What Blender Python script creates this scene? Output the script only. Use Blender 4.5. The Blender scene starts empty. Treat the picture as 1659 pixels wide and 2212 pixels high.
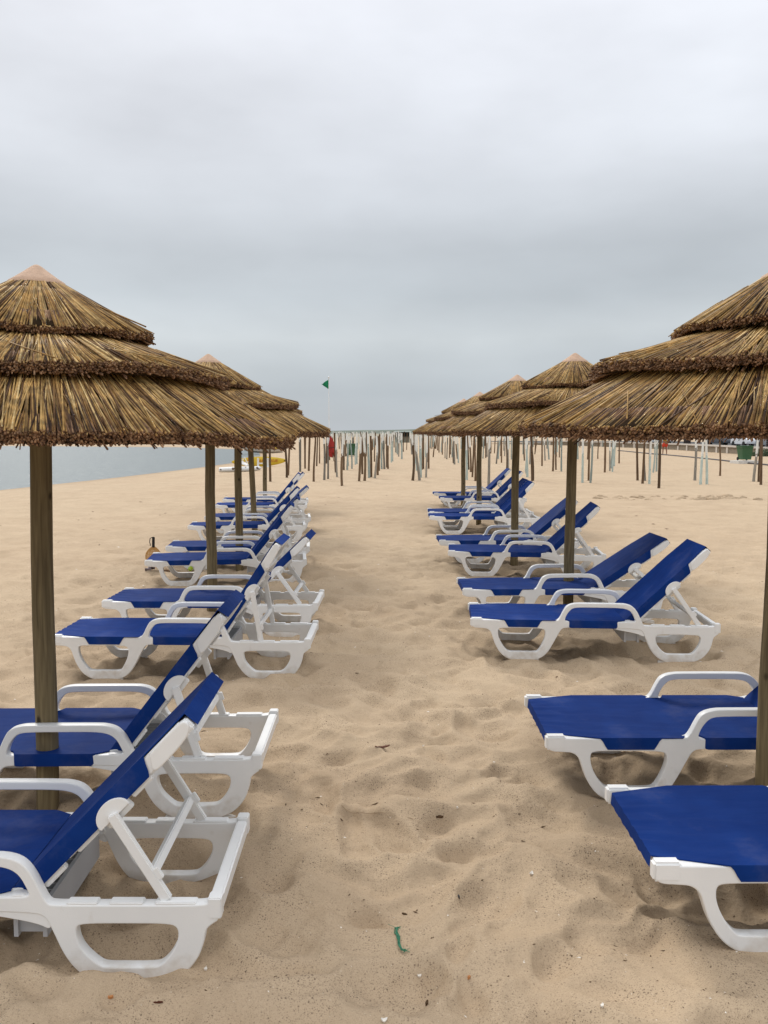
import bpy, bmesh, math, random
import numpy as np
from mathutils import Vector, Matrix
R = math.radians
sc = bpy.context.scene
col = sc.collection
random.seed(7); rng = np.random.default_rng(7)

# ------------------------------------------------------------------ camera
F, CX, CY, YH, CAMZ = 1912.0, 829.5, 1106.0, 932.0, 1.8
PITCH = math.atan((CY - YH) / F)
cd = bpy.data.cameras.new('camera'); cam = bpy.data.objects.new('camera', cd); col.objects.link(cam)
cam.location = (0, 0, CAMZ); cam.rotation_euler = (R(90) - PITCH, 0, 0)
cd.sensor_fit = 'VERTICAL'; cd.sensor_height = 36; cd.lens = 36 * F / 2212
cd.clip_start = .05; cd.clip_end = 6000
sc.camera = cam

# ------------------------------------------------------------------ sky, sun, exposure
SUN_EL, SUN_AZ = R(40), R(-24)          # azimuth measured from +Y towards +X
w = bpy.data.worlds.new('World'); sc.world = w; w.use_nodes = True
nt = w.node_tree; nt.nodes.clear(); N = nt.nodes.new; L = nt.links.new
out = N('ShaderNodeOutputWorld'); bg = N('ShaderNodeBackground'); bg.inputs['Strength'].default_value = .1
sky = N('ShaderNodeTexSky'); sky.sky_type = 'NISHITA'; sky.sun_disc = False
sky.sun_elevation = SUN_EL; sky.sun_rotation = SUN_AZ
tc = N('ShaderNodeTexCoord'); sep = N('ShaderNodeSeparateXYZ'); L(tc.outputs['Generated'], sep.inputs[0])
def wnoise(scale, stretch, detail, off):
    mp = N('ShaderNodeMapping'); mp.inputs['Scale'].default_value = (1, 1, stretch); mp.inputs['Location'].default_value = off
    n = N('ShaderNodeTexNoise'); n.inputs['Scale'].default_value = scale; n.inputs['Detail'].default_value = detail
    n.inputs['Roughness'].default_value = .5
    L(tc.outputs['Generated'], mp.inputs[0]); L(mp.outputs[0], n.inputs['Vector']); return n.outputs['Fac']
def wmath(op, a, b):
    m = N('ShaderNodeMath'); m.operation = op
    for i, v in enumerate((a, b)):
        if isinstance(v, (int, float)): m.inputs[i].default_value = v
        else: L(v, m.inputs[i])
    return m.outputs[0]
n1 = wnoise(2.1, 3.2, 4, (.3, .2, .35)); n2 = wnoise(1.6, 2.0, 2, (2.3, .4, 1.1)); n3 = wnoise(4.2, 2.3, 5, (.9, 1.4, .6))
zz = wmath('ADD', sep.outputs['Z'], wmath('MULTIPLY', wmath('SUBTRACT', n2, .5), .07))
ramp = N('ShaderNodeValToRGB'); L(zz, ramp.inputs[0]); cr = ramp.color_ramp
stops = [(0, (.41, .45, .49)), (.045, (.385, .425, .465)), (.11, (.50, .535, .56)), (.155, (.43, .465, .495)), (.20, (.43, .46, .49)), (.28, (.57, .595, .635)), (.42, (.70, .72, .77)), (.58, (.82, .84, .89)), (1, (1.5, 1.51, 1.55))]
cr.elements[0].position = 0; cr.elements[0].color = (*stops[0][1], 1)
cr.elements[1].position = 1; cr.elements[1].color = (*stops[-1][1], 1)
for p, c in stops[1:-1]:
    e = cr.elements.new(p); e.color = (*c, 1)
mod = wmath('ADD', wmath('MULTIPLY', n1, .46), wmath('ADD', wmath('MULTIPLY', n3, .34), .60))
vm = N('ShaderNodeVectorMath'); vm.operation = 'SCALE'; L(ramp.outputs[0], vm.inputs[0]); L(wmath('MULTIPLY', mod, 10.0), vm.inputs['Scale'])
mx = N('ShaderNodeMix'); mx.data_type = 'RGBA'; mx.inputs[0].default_value = .96
L(sky.outputs[0], mx.inputs[6]); L(vm.outputs[0], mx.inputs[7]); L(mx.outputs[2], bg.inputs['Color']); L(bg.outputs[0], out.inputs[0])

sl = bpy.data.lights.new('sun', 'SUN'); so = bpy.data.objects.new('sun', sl); col.objects.link(so)
sl.energy = 1.5; sl.angle = R(14); sl.color = (1, .96, .9)
d = Vector((math.sin(SUN_AZ) * math.cos(SUN_EL), math.cos(SUN_AZ) * math.cos(SUN_EL), math.sin(SUN_EL)))
so.rotation_euler = (-d).to_track_quat('-Z', 'Y').to_euler(); so.location = (0, 0, 30)
sc.view_settings.view_transform = 'Standard'; sc.view_settings.look = 'None'
sc.view_settings.exposure = .32; sc.view_settings.gamma = 1

# ------------------------------------------------------------------ helpers
def tag(o, label=None, cat=None, group=None, kind=None):
    if label: o['label'] = label
    if cat: o['category'] = cat
    if group: o['group'] = group
    if kind: o['kind'] = kind
    return o
def empty(name, loc=(0, 0, 0), rz=0):
    o = bpy.data.objects.new(name, None); col.objects.link(o); o.location = loc; o.rotation_euler = (0, 0, rz)
    o.empty_display_size = .2; return o
def link(name, me, mat=None, parent=None, loc=(0, 0, 0), rot=(0, 0, 0), smooth=False):
    o = bpy.data.objects.new(name, me); col.objects.link(o)
    mats = mat if isinstance(mat, (list, tuple)) else ([mat] if mat else [])
    if len(me.materials) == 0:
        for m in mats: me.materials.append(m)
    o.parent = parent; o.location = loc; o.rotation_euler = rot
    if smooth:
        me.polygons.foreach_set('use_smooth', [True] * len(me.polygons))
    return o
def children(o): return [c for c in bpy.data.objects if c.parent == o]
def copy_tree(o, parent=None, kids=None):
    kids = kids or (lambda x: list(x.children))
    c = o.copy(); col.objects.link(c); c.parent = parent
    for ch in kids(o): copy_tree(ch, c, kids)
    return c

class MB:
    """collects shapes for one mesh"""
    def __init__(s): s.v = []; s.f = []; s.m = []
    def add(s, vs, fs, mi=0):
        b = len(s.v); s.v += [tuple(v) for v in vs]; s.f += [tuple(i + b for i in f) for f in fs]; s.m += [mi] * len(fs); return s
    def box(s, x0, x1, y0, y1, z0, z1, mi=0, M=None, bev=0.0):
        if bev:
            bm = bmesh.new(); bmesh.ops.create_cube(bm, size=1)
            for v in bm.verts: v.co = Vector(((x0 + x1) / 2 + v.co.x * (x1 - x0), (y0 + y1) / 2 + v.co.y * (y1 - y0), (z0 + z1) / 2 + v.co.z * (z1 - z0)))
            bmesh.ops.bevel(bm, geom=bm.edges[:], offset=bev, segments=2, affect='EDGES')
            bm.verts.index_update()
            vs = [v.co.copy() for v in bm.verts]; fs = [[v.index for v in f.verts] for f in bm.faces]; bm.free()
        else:
            vs = [Vector(c) for c in ((x0, y0, z0), (x1, y0, z0), (x1, y1, z0), (x0, y1, z0), (x0, y0, z1), (x1, y0, z1), (x1, y1, z1), (x0, y1, z1))]
            fs = [(0, 3, 2, 1), (4, 5, 6, 7), (0, 1, 5, 4), (1, 2, 6, 5), (2, 3, 7, 6), (3, 0, 4, 7)]
        if M: vs = [M @ v for v in vs]
        return s.add(vs, fs, mi)
    def tube(s, pts, rad, n=8, mi=0, cap=True):
        pts = [Vector(p) for p in pts]; k = len(pts)
        rad = rad if isinstance(rad, (list, tuple)) else [rad] * k
        vs = []; fs = []; pa = None
        for i, p in enumerate(pts):
            t = (pts[min(i + 1, k - 1)] - pts[max(i - 1, 0)]).normalized()
            if pa is None: pa = t.orthogonal().normalized()
            else: pa = (pa - t * pa.dot(t)).normalized()
            b = t.cross(pa)
            for j in range(n):
                a = 2 * math.pi * j / n; vs.append(p + (pa * math.cos(a) + b * math.sin(a)) * rad[i])
        for i in range(k - 1):
            for j in range(n):
                fs.append((i * n + j, i * n + (j + 1) % n, (i + 1) * n + (j + 1) % n, (i + 1) * n + j))
        if cap: fs += [tuple(range(n - 1, -1, -1)), tuple((k - 1) * n + j for j in range(n))]
        return s.add(vs, fs, mi)
    def lathe(s, prof, n=24, mi=0, M=None):
        vs = []; fs = []
        for r, z in prof:
            for j in range(n):
                a = 2 * math.pi * j / n; v = Vector((r * math.cos(a), r * math.sin(a), z)); vs.append(M @ v if M else v)
        for i in range(len(prof) - 1):
            for j in range(n): fs.append((i * n + j, i * n + (j + 1) % n, (i + 1) * n + (j + 1) % n, (i + 1) * n + j))
        fs += [tuple(range(n - 1, -1, -1)), tuple((len(prof) - 1) * n + j for j in range(n))]
        return s.add(vs, fs, mi)
    def mesh(s, name, smooth=False):
        me = bpy.data.meshes.new(name); me.from_pydata(s.v, [], s.f); me.validate()
        if len(me.polygons) == len(s.m): me.polygons.foreach_set('material_index', s.m)
        if smooth:
            me.polygons.foreach_set('use_smooth', [True] * len(me.polygons)); me.set_sharp_from_angle(angle=R(38))
        me.update(); return me
    def build(s, name, mat, parent=None, loc=(0, 0, 0), rot=(0, 0, 0), smooth=False):
        return link(name, s.mesh(name, smooth), mat, parent, loc, rot)

def chaikin(p, it=2):
    for _ in range(it):
        q = []
        for i in range(len(p)):
            a, b = p[i], p[(i + 1) % len(p)]
            q += [(a[0] * .75 + b[0] * .25, a[1] * .75 + b[1] * .25), (a[0] * .25 + b[0] * .75, a[1] * .25 + b[1] * .75)]
        p = q
    return p
def plate(contours, half, bev, y=0.0):
    """flat outline with holes in local x,z, given thickness along y -> (verts, faces)"""
    cu = bpy.data.curves.new('tmp', 'CURVE'); cu.dimensions = '2D'; cu.fill_mode = 'BOTH'; cu.extrude = half - bev; cu.bevel_depth = bev; cu.bevel_resolution = 1; cu.offset = -bev
    for c in contours:
        sp = cu.splines.new('POLY'); sp.points.add(len(c) - 1); sp.use_cyclic_u = True
        for i, (a, b) in enumerate(c): sp.points[i].co = (a, b, 0, 1)
    o = bpy.data.objects.new('tmp', cu); col.objects.link(o); dg = bpy.context.evaluated_depsgraph_get(); dg.update()
    me = bpy.data.meshes.new_from_object(o.evaluated_get(dg))
    vs = [Vector((v.co.x, y - v.co.z, v.co.y)) for v in me.vertices]; fs = [list(p.vertices) for p in me.polygons]
    bpy.data.objects.remove(o); bpy.data.curves.remove(cu); bpy.data.meshes.remove(me)
    return vs, fs

# ---- materials
def mat(name, colr, rough=.6, spec=.4, var=.0, vscale=8, bump=0, bscale=60, rnd=0.0, metallic=0, detail=3):
    m = bpy.data.materials.new(name); m.use_nodes = True; t = m.node_tree; b = t.nodes['Principled BSDF']
    b.inputs['Roughness'].default_value = rough; b.inputs['Specular IOR Level'].default_value = spec; b.inputs['Metallic'].default_value = metallic
    b.inputs['Base Color'].default_value = (*colr, 1)
    tcn = t.nodes.new('ShaderNodeTexCoord')
    if var or rnd:
        n = t.nodes.new('ShaderNodeTexNoise'); n.inputs['Scale'].default_value = vscale; n.inputs['Detail'].default_value = detail
        t.links.new(tcn.outputs['Object'], n.inputs['Vector'])
        mr = t.nodes.new('ShaderNodeMapRange'); mr.inputs[1].default_value = .25; mr.inputs[2].default_value = .75
        mr.inputs[3].default_value = 1 - var; mr.inputs[4].default_value = 1 + var; t.links.new(n.outputs['Fac'], mr.inputs[0])
        val = mr.outputs[0]
        if rnd:
            oi = t.nodes.new('ShaderNodeObjectInfo'); m2 = t.nodes.new('ShaderNodeMapRange'); m2.inputs[3].default_value = 1 - rnd; m2.inputs[4].default_value = 1 + rnd
            t.links.new(oi.outputs['Random'], m2.inputs[0]); mm = t.nodes.new('ShaderNodeMath'); mm.operation = 'MULTIPLY'
            t.links.new(val, mm.inputs[0]); t.links.new(m2.outputs[0], mm.inputs[1]); val = mm.outputs[0]
        v = t.nodes.new('ShaderNodeVectorMath'); v.operation = 'SCALE'; v.inputs[0].default_value = colr
        t.links.new(val, v.inputs['Scale']); t.links.new(v.outputs[0], b.inputs['Base Color'])
    if bump:
        n = t.nodes.new('ShaderNodeTexNoise'); n.inputs['Scale'].default_value = bscale; n.inputs['Detail'].default_value = 4
        t.links.new(tcn.outputs['Object'], n.inputs['Vector']); bp = t.nodes.new('ShaderNodeBump'); bp.inputs['Strength'].default_value = bump; bp.inputs['Distance'].default_value = .01
        t.links.new(n.outputs['Fac'], bp.inputs['Height']); t.links.new(bp.outputs[0], b.inputs['Normal'])
    return m

M = {}
M['plastic'] = mat('white_plastic', (.83, .83, .815), .42, .45, .035, 5, .08, 220)
M['plastic_dusty'] = M['plastic'].copy(); M['plastic_dusty'].name = 'dusty_white_plastic'
t = M['plastic_dusty'].node_tree; b = t.nodes['Principled BSDF']; src = b.inputs['Base Color'].links[0].from_socket; n = t.nodes.new; l = t.links.new
tcn = n('ShaderNodeTexCoord'); sx = n('ShaderNodeSeparateXYZ'); l(tcn.outputs['Object'], sx.inputs[0])
no = n('ShaderNodeTexNoise'); no.inputs['Scale'].default_value = 16; no.inputs['Detail'].default_value = 5; l(tcn.outputs['Object'], no.inputs['Vector'])
fz = n('ShaderNodeMapRange'); fz.inputs[1].default_value = .16; fz.inputs[2].default_value = 0; fz.inputs[3].default_value = 0; fz.inputs[4].default_value = .42; l(sx.outputs['Z'], fz.inputs[0])
ad = n('ShaderNodeMath'); ad.operation = 'ADD'; l(no.outputs['Fac'], ad.inputs[0]); l(fz.outputs[0], ad.inputs[1])
mr = n('ShaderNodeMapRange'); mr.inputs[1].default_value = .66; mr.inputs[2].default_value = 1.0; mr.inputs[4].default_value = .55; l(ad.outputs[0], mr.inputs[0])
mq = n('ShaderNodeMix'); mq.data_type = 'RGBA'; mq.inputs[7].default_value = (.50, .42, .32, 1); l(mr.outputs[0], mq.inputs[0]); l(src, mq.inputs[6]); l(mq.outputs[2], b.inputs['Base Color'])
M['plastic_under'] = mat('grey_plastic', (.45, .46, .48), .5, .4, .06, 6)
M['pole'] = None
M['cap'] = mat('clay_cap', (.50, .345, .245), .9, .2, .12, 30, .4, 150)
M['dark'] = mat('dark_rubber', (.02, .018, .018), .6, .3, .1)
M['green_bin'] = mat('green_plastic', (.035, .105, .045), .5, .4, .08)
M['bin_white'] = mat('pale_concrete', (.62, .6, .56), .8, .2, .08, 6, .2)
M['wall_pale'] = mat('pale_render', (.55, .50, .44), .85, .2, .08, 4)
M['wall_stone'] = mat('wall_panel', (.24, .20, .15), .9, .2, .2, 5, .3, 20)
M['white_paint'] = mat('white_paint', (.72, .73, .72), .5, .4, .05)
M['yellow'] = mat('yellow_shell', (.62, .43, .03), .4, .4, .12, 3)
M['yellow_bright'] = mat('bright_yellow_shell', (.85, .62, .08), .4, .4, .06, 3)
M['red'] = mat('red_cloth', (.30, .03, .025), .8, .2, .18, 9, .4, 30)
M['grey_hull'] = mat('grey_hull', (.33, .31, .32), .5, .4, .08)
M['hull_white'] = mat('cream_hull', (.52, .46, .38), .5, .4, .08)
M['letter'] = mat('red_lettering', (.5, .08, .03), .6, .3)
M['pole_white'] = mat('flagpole_paint', (.82, .83, .83), .4, .4)
M['flag'] = mat('green_flag', (.015, .2, .09), .8, .2, .15, 6)
M['tan_wood'] = mat('racket_wood', (.55, .31, .11), .55, .3, .15, 25)
M['ball'] = mat('ball_felt', (.45, .6, .06), .95, .1, .1, 60, .5, 300)
M['skin'] = mat('skin', (.23, .11, .07), .6, .3, .06)
M['shirt'] = mat('yellow_shirt', (.75, .5, .06), .85, .2, .08)
M['shorts'] = mat('red_shorts', (.55, .06, .03), .8, .2, .1)
M['hair'] = mat('hair', (.02, .012, .01), .7, .3, .1)
M['trunk'] = mat('palm_trunk', (.07, .055, .05), .95, .1, .4, 14, .8, 25)
M['palm_leaf'] = mat('palm_leaf', (.05, .085, .03), .6, .3, .3, 3)
M['bush'] = mat('bush_leaf', (.04, .07, .025), .7, .3, .35, 3)
M['rubber_pipe'] = mat('dark_pipe', (.06, .055, .06), .6, .3, .2, 4)
M['car_white'] = mat('white_car_paint', (.7, .72, .74), .25, .5)
M['car_grey'] = mat('grey_car_paint', (.2, .22, .24), .25, .5)
M['car_blue'] = mat('dark_car_paint', (.08, .09, .11), .25, .5)
M['glass'] = mat('car_glass', (.12, .2, .2), .08, .6)
M['tyre'] = mat('tyre', (.02, .02, .02), .8, .2)
M['canvas'] = mat('white_canvas', (.78, .78, .76), .8, .2, .05)
M['kiosk_dark'] = mat('kiosk_dark', (.03, .04, .035), .7, .3, .2)
M['kiosk_panel'] = mat('kiosk_panel', (.2, .19, .15), .8, .2, .15, 5)
M['kiosk_roof'] = mat('kiosk_roof', (.26, .31, .29), .7, .2, .1)
M['rope_green'] = mat('green_rope', (.06, .20, .12), .9, .1, .3, 80)
M['twig'] = mat('twig', (.09, .055, .03), .9, .1, .3, 60)
M['leaf'] = mat('dry_leaf', (.10, .035, .02), .8, .2, .3, 60)
M['shell'] = mat('shell', (.78, .74, .66), .5, .4, .1, 60)
M['pebble'] = mat('orange_pebble', (.5, .22, .08), .7, .3, .1, 60)

# treated timber for the umbrella poles: vertical grain, knots
def timber(name, c1, c2):
    m = bpy.data.materials.new(name); m.use_nodes = True; t = m.node_tree; b = t.nodes['Principled BSDF']; n = t.nodes.new; l = t.links.new
    tcn = n('ShaderNodeTexCoord'); oi = n('ShaderNodeObjectInfo'); ad = n('ShaderNodeVectorMath'); ad.operation = 'ADD'
    l(tcn.outputs['Object'], ad.inputs[0]); sc3 = n('ShaderNodeVectorMath'); sc3.operation = 'SCALE'; sc3.inputs['Scale'].default_value = 40
    cb = n('ShaderNodeCombineXYZ'); l(oi.outputs['Random'], cb.inputs[0]); l(oi.outputs['Random'], cb.inputs[2]); l(cb.outputs[0], sc3.inputs[0]); l(sc3.outputs[0], ad.inputs[1])
    mp = n('ShaderNodeMapping'); mp.inputs['Scale'].default_value = (55, 55, 3.2); l(ad.outputs[0], mp.inputs[0])
    no = n('ShaderNodeTexNoise'); no.inputs['Scale'].default_value = 1; no.inputs['Detail'].default_value = 5; no.inputs['Distortion'].default_value = .6; l(mp.outputs[0], no.inputs['Vector'])
    rp = n('ShaderNodeValToRGB'); rp.color_ramp.elements[0].color = (*c1, 1); rp.color_ramp.elements[0].position = .3; rp.color_ramp.elements[1].color = (*c2, 1); rp.color_ramp.elements[1].position = .7
    l(no.outputs['Fac'], rp.inputs[0])
    mp2 = n('ShaderNodeMapping'); mp2.inputs['Scale'].default_value = (9, 9, 5.5); l(ad.outputs[0], mp2.inputs[0])
    vo = n('ShaderNodeTexVoronoi'); vo.inputs['Scale'].default_value = 1; l(mp2.outputs[0], vo.inputs['Vector'])
    kr = n('ShaderNodeMapRange'); kr.inputs[1].default_value = .07; kr.inputs[2].default_value = .16; l(vo.outputs['Distance'], kr.inputs[0])
    mxx = n('ShaderNodeMix'); mxx.data_type = 'RGBA'; mxx.inputs[6].default_value = (c1[0] * .3, c1[1] * .3, c1[2] * .3, 1); l(kr.outputs[0], mxx.inputs[0]); l(rp.outputs[0], mxx.inputs[7])
    l(mxx.outputs[2], b.inputs['Base Color']); b.inputs['Roughness'].default_value = .85; b.inputs['Specular IOR Level'].default_value = .2
    bp = n('ShaderNodeBump'); bp.inputs['Strength'].default_value = .5; bp.inputs['Distance'].default_value = .004; l(no.outputs['Fac'], bp.inputs['Height']); l(bp.outputs[0], b.inputs['Normal'])
    return m
M['pole'] = timber('treated_timber', (.12, .09, .048), (.25, .195, .105))

def post_mat(name, c1, c2, top):
    m = timber(name, c1, c2); t = m.node_tree; b = t.nodes['Principled BSDF']; n = t.nodes.new; l = t.links.new
    src = b.inputs['Base Color'].links[0].from_socket
    tcn = n('ShaderNodeTexCoord'); sp = n('ShaderNodeSeparateXYZ'); l(tcn.outputs['Object'], sp.inputs[0])
    oi = n('ShaderNodeObjectInfo')
    hu = n('ShaderNodeHueSaturation'); mr0 = n('ShaderNodeMapRange'); mr0.inputs[3].default_value = .6; mr0.inputs[4].default_value = 1.35
    l(oi.outputs['Random'], mr0.inputs[0]); l(mr0.outputs[0], hu.inputs['Value']); l(src, hu.inputs['Color']); src = hu.outputs[0]
    if top:
        no = n('ShaderNodeTexNoise'); no.inputs['Scale'].default_value = 14; l(tcn.outputs['Object'], no.inputs['Vector'])
        a = n('ShaderNodeMath'); a.operation = 'MULTIPLY_ADD'; a.inputs[1].default_value = .5; l(no.outputs['Fac'], a.inputs[0]); l(sp.outputs['Z'], a.inputs[2])
        a2 = n('ShaderNodeMath'); a2.operation = 'MULTIPLY_ADD'; a2.inputs[1].default_value = .5; l(oi.outputs['Random'], a2.inputs[0]); l(a.outputs[0], a2.inputs[2])
        mr = n('ShaderNodeMapRange'); mr.inputs[1].default_value = 1.68; mr.inputs[2].default_value = 1.72; l(a2.outputs[0], mr.inputs[0])
        mxx = n('ShaderNodeMix'); mxx.data_type = 'RGBA'; mxx.inputs[7].default_value = (.74, .75, .71, 1); l(mr.outputs[0], mxx.inputs[0]); l(src, mxx.inputs[6]); src = mxx.outputs[2]
    l(src, b.inputs['Base Color']); return m
M['post_brown'] = post_mat('brown_post', (.085, .052, .03), (.18, .118, .07), False)
M['post_brown_top'] = post_mat('brown_post_white_top', (.09, .058, .034), (.19, .13, .08), True)
M['post_grey'] = post_mat('grey_post', (.17, .155, .13), (.31, .29, .25), True)
M['post_green'] = post_mat('pale_green_post', (.28, .34, .32), (.46, .54, .5), True)

# reed thatch
def reed_mat(name, cols, rough=.6):
    m = bpy.data.materials.new(name); m.use_nodes = True; t = m.node_tree; b = t.nodes['Principled BSDF']; n = t.nodes.new; l = t.links.new
    g = n('ShaderNodeNewGeometry'); rp = n('ShaderNodeValToRGB'); cr = rp.color_ramp
    tcn = n('ShaderNodeTexCoord'); no = n('ShaderNodeTexNoise'); no.inputs['Scale'].default_value = 3.2; no.inputs['Detail'].default_value = 3; l(tcn.outputs['Object'], no.inputs['Vector'])
    a = n('ShaderNodeMath'); a.operation = 'MULTIPLY_ADD'; a.inputs[1].default_value = .6; a.inputs[2].default_value = -.3; l(no.outputs['Fac'], a.inputs[0])
    s = n('ShaderNodeMath'); s.operation = 'ADD'; l(g.outputs['Random Per Island'], s.inputs[0]); l(a.outputs[0], s.inputs[1]); l(s.outputs[0], rp.inputs[0])
    k = len(cols); cr.elements[0].position = 0; cr.elements[0].color = (*cols[0], 1); cr.elements[1].position = 1; cr.elements[1].color = (*cols[-1], 1)
    for i in range(1, k - 1):
        e = cr.elements.new(i / (k - 1)); e.color = (*cols[i], 1)
    n2 = n('ShaderNodeTexNoise'); n2.inputs['Scale'].default_value = 28; n2.inputs['Detail'].default_value = 3; l(tcn.outputs['Object'], n2.inputs['Vector'])
    mr = n('ShaderNodeMapRange'); mr.inputs[1].default_value = .3; mr.inputs[2].default_value = .7; mr.inputs[3].default_value = .55; mr.inputs[4].default_value = 1.3; l(n2.outputs['Fac'], mr.inputs[0])
    v = n('ShaderNodeVectorMath'); v.operation = 'SCALE'; l(rp.outputs[0], v.inputs[0]); l(mr.outputs[0], v.inputs['Scale']); l(v.outputs[0], b.inputs['Base Color'])
    b.inputs['Roughness'].default_value = rough; b.inputs['Specular IOR Level'].default_value = .3
    return m
M['reed'] = reed_mat('reed_straw', [(.04, .018, .008), (.15, .075, .026), (.31, .17, .052), (.46, .275, .088), (.62, .40, .145), (.20, .115, .036), (.74, .53, .24)])
M['reed_end'] = reed_mat('reed_cut_ends', [(.05, .024, .013), (.15, .078, .042), (.27, .15, .082), (.38, .235, .135), (.17, .09, .048)], .8)
M['thatch_core'] = mat('thatch_core', (.035, .022, .012), .95, .1, .4, 20)

# blue sling fabric
m = bpy.data.materials.new('blue_sling'); m.use_nodes = True; t = m.node_tree; b = t.nodes['Principled BSDF']; n = t.nodes.new; l = t.links.new
tcn = n('ShaderNodeTexCoord'); no = n('ShaderNodeTexNoise'); no.inputs['Scale'].default_value = 5; no.inputs['Detail'].default_value = 4; l(tcn.outputs['Object'], no.inputs['Vector'])
rp = n('ShaderNodeValToRGB'); rp.color_ramp.elements[0].position = .35; rp.color_ramp.elements[0].color = (.0025, .025, .15, 1); rp.color_ramp.elements[1].position = .75; rp.color_ramp.elements[1].color = (.006, .038, .20, 1)
l(no.outputs['Fac'], rp.inputs[0])
n2 = n('ShaderNodeTexNoise'); n2.inputs['Scale'].default_value = 2.3; n2.inputs['Detail'].default_value = 6; n2.inputs['Roughness'].default_value = .7; l(tcn.outputs['Object'], n2.inputs['Vector'])
mr = n('ShaderNodeMapRange'); mr.inputs[1].default_value = .54; mr.inputs[2].default_value = .8; mr.inputs[4].default_value = .16; l(n2.outputs['Fac'], mr.inputs[0])
mxx = n('ShaderNodeMix'); mxx.data_type = 'RGBA'; mxx.inputs[7].default_value = (.3, .27, .24, 1); l(mr.outputs[0], mxx.inputs[0]); l(rp.outputs[0], mxx.inputs[6]); l(mxx.outputs[2], b.inputs['Base Color'])
b.inputs['Roughness'].default_value = .8; b.inputs['Specular IOR Level'].default_value = .1; b.inputs['Sheen Weight'].default_value = .0; b.inputs['Sheen Tint'].default_value = (.3, .4, .8, 1)
wv = n('ShaderNodeTexNoise'); wv.inputs['Scale'].default_value = 900; l(tcn.outputs['Object'], wv.inputs['Vector'])
bp = n('ShaderNodeBump'); bp.inputs['Strength'].default_value = .25; bp.inputs['Distance'].default_value = .001; l(wv.outputs['Fac'], bp.inputs['Height'])
mpc = n('ShaderNodeMapping'); mpc.inputs['Scale'].default_value = (2.2, 9, 9); l(tcn.outputs['Object'], mpc.inputs[0]); nc = n('ShaderNodeTexNoise'); nc.inputs['Scale'].default_value = 1; nc.inputs['Detail'].default_value = 3; nc.inputs['Distortion'].default_value = .8; l(mpc.outputs[0], nc.inputs['Vector'])
bp2 = n('ShaderNodeBump'); bp2.inputs['Strength'].default_value = .55; bp2.inputs['Distance'].default_value = .012; l(nc.outputs['Fac'], bp2.inputs['Height']); l(bp.outputs[0], bp2.inputs['Normal']); l(bp2.outputs[0], b.inputs['Normal'])
M['blue'] = m
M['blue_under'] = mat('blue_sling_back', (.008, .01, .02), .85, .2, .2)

# sand
m = bpy.data.materials.new('beach_sand'); m.use_nodes = True; t = m.node_tree; b = t.nodes['Principled BSDF']; n = t.nodes.new; l = t.links.new
b.inputs['Roughness'].default_value = .95; b.inputs['Specular IOR Level'].default_value = .15
tcn = n('ShaderNodeTexCoord'); P = tcn.outputs['Object']
def nz(scale, detail=3, rough=.5, kind='noise'):
    x = n('ShaderNodeTexNoise'); x.inputs['Scale'].default_value = scale; x.inputs['Detail'].default_value = detail; x.inputs['Roughness'].default_value = rough; l(P, x.inputs['Vector']); return x.outputs['Fac']
def rng_(src, a, b_, c=0., d_=1.):
    x = n('ShaderNodeMapRange'); x.inputs[1].default_value = a; x.inputs[2].default_value = b_; x.inputs[3].default_value = c; x.inputs[4].default_value = d_; l(src, x.inputs[0]); return x.outputs[0]
def mixc(f, a, b_):
    x = n('ShaderNodeMix'); x.data_type = 'RGBA'
    for i, v in ((0, f), (6, a), (7, b_)):
        if isinstance(v, tuple): x.inputs[i].default_value = (*v, 1)
        elif isinstance(v, float): x.inputs[i].default_value = v
        else: l(v, x.inputs[i])
    return x.outputs[2]
def mul(a, b_):
    x = n('ShaderNodeMath'); x.operation = 'MULTIPLY'
    for i, v in enumerate((a, b_)):
        if isinstance(v, float): x.inputs[i].default_value = v
        else: l(v, x.inputs[i])
    return x.outputs[0]
c = mixc(rng_(nz(1.3, 4), .3, .7), (.435, .325, .216), (.525, .402, .272))
c = mixc(rng_(nz(.12, 4), .35, .65, 0, .4), c, (.555, .445, .305))
c = mixc(rng_(nz(260, 2, .6), .35, .65, 0, .35), c, (.30, .21, .13))
# dark crumbs and pale shell grains, thicker in patches
dens = rng_(nz(3.5, 3), .35, .62, .25, 1.)
def specks(scale, thr, w_):
    vo = n('ShaderNodeTexVoronoi'); vo.inputs['Scale'].default_value = scale; l(P, vo.inputs['Vector'])
    sp = n('ShaderNodeSeparateColor'); l(vo.outputs['Color'], sp.inputs[0])
    on = rng_(sp.outputs[0], thr, thr + .02); sz = rng_(vo.outputs['Distance'], w_, w_ * .6); return mul(on, sz)
s1 = mul(specks(95, .74, .36), dens); s2 = mul(specks(210, .5, .45), dens); s3 = specks(120, .985, .30)
c = mixc(mul(s1, .8), c, (.07, .045, .03)); c = mixc(mul(s2, .7), c, (.10, .07, .045)); c = mixc(mul(s3, .9), c, (.8, .74, .62))
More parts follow.
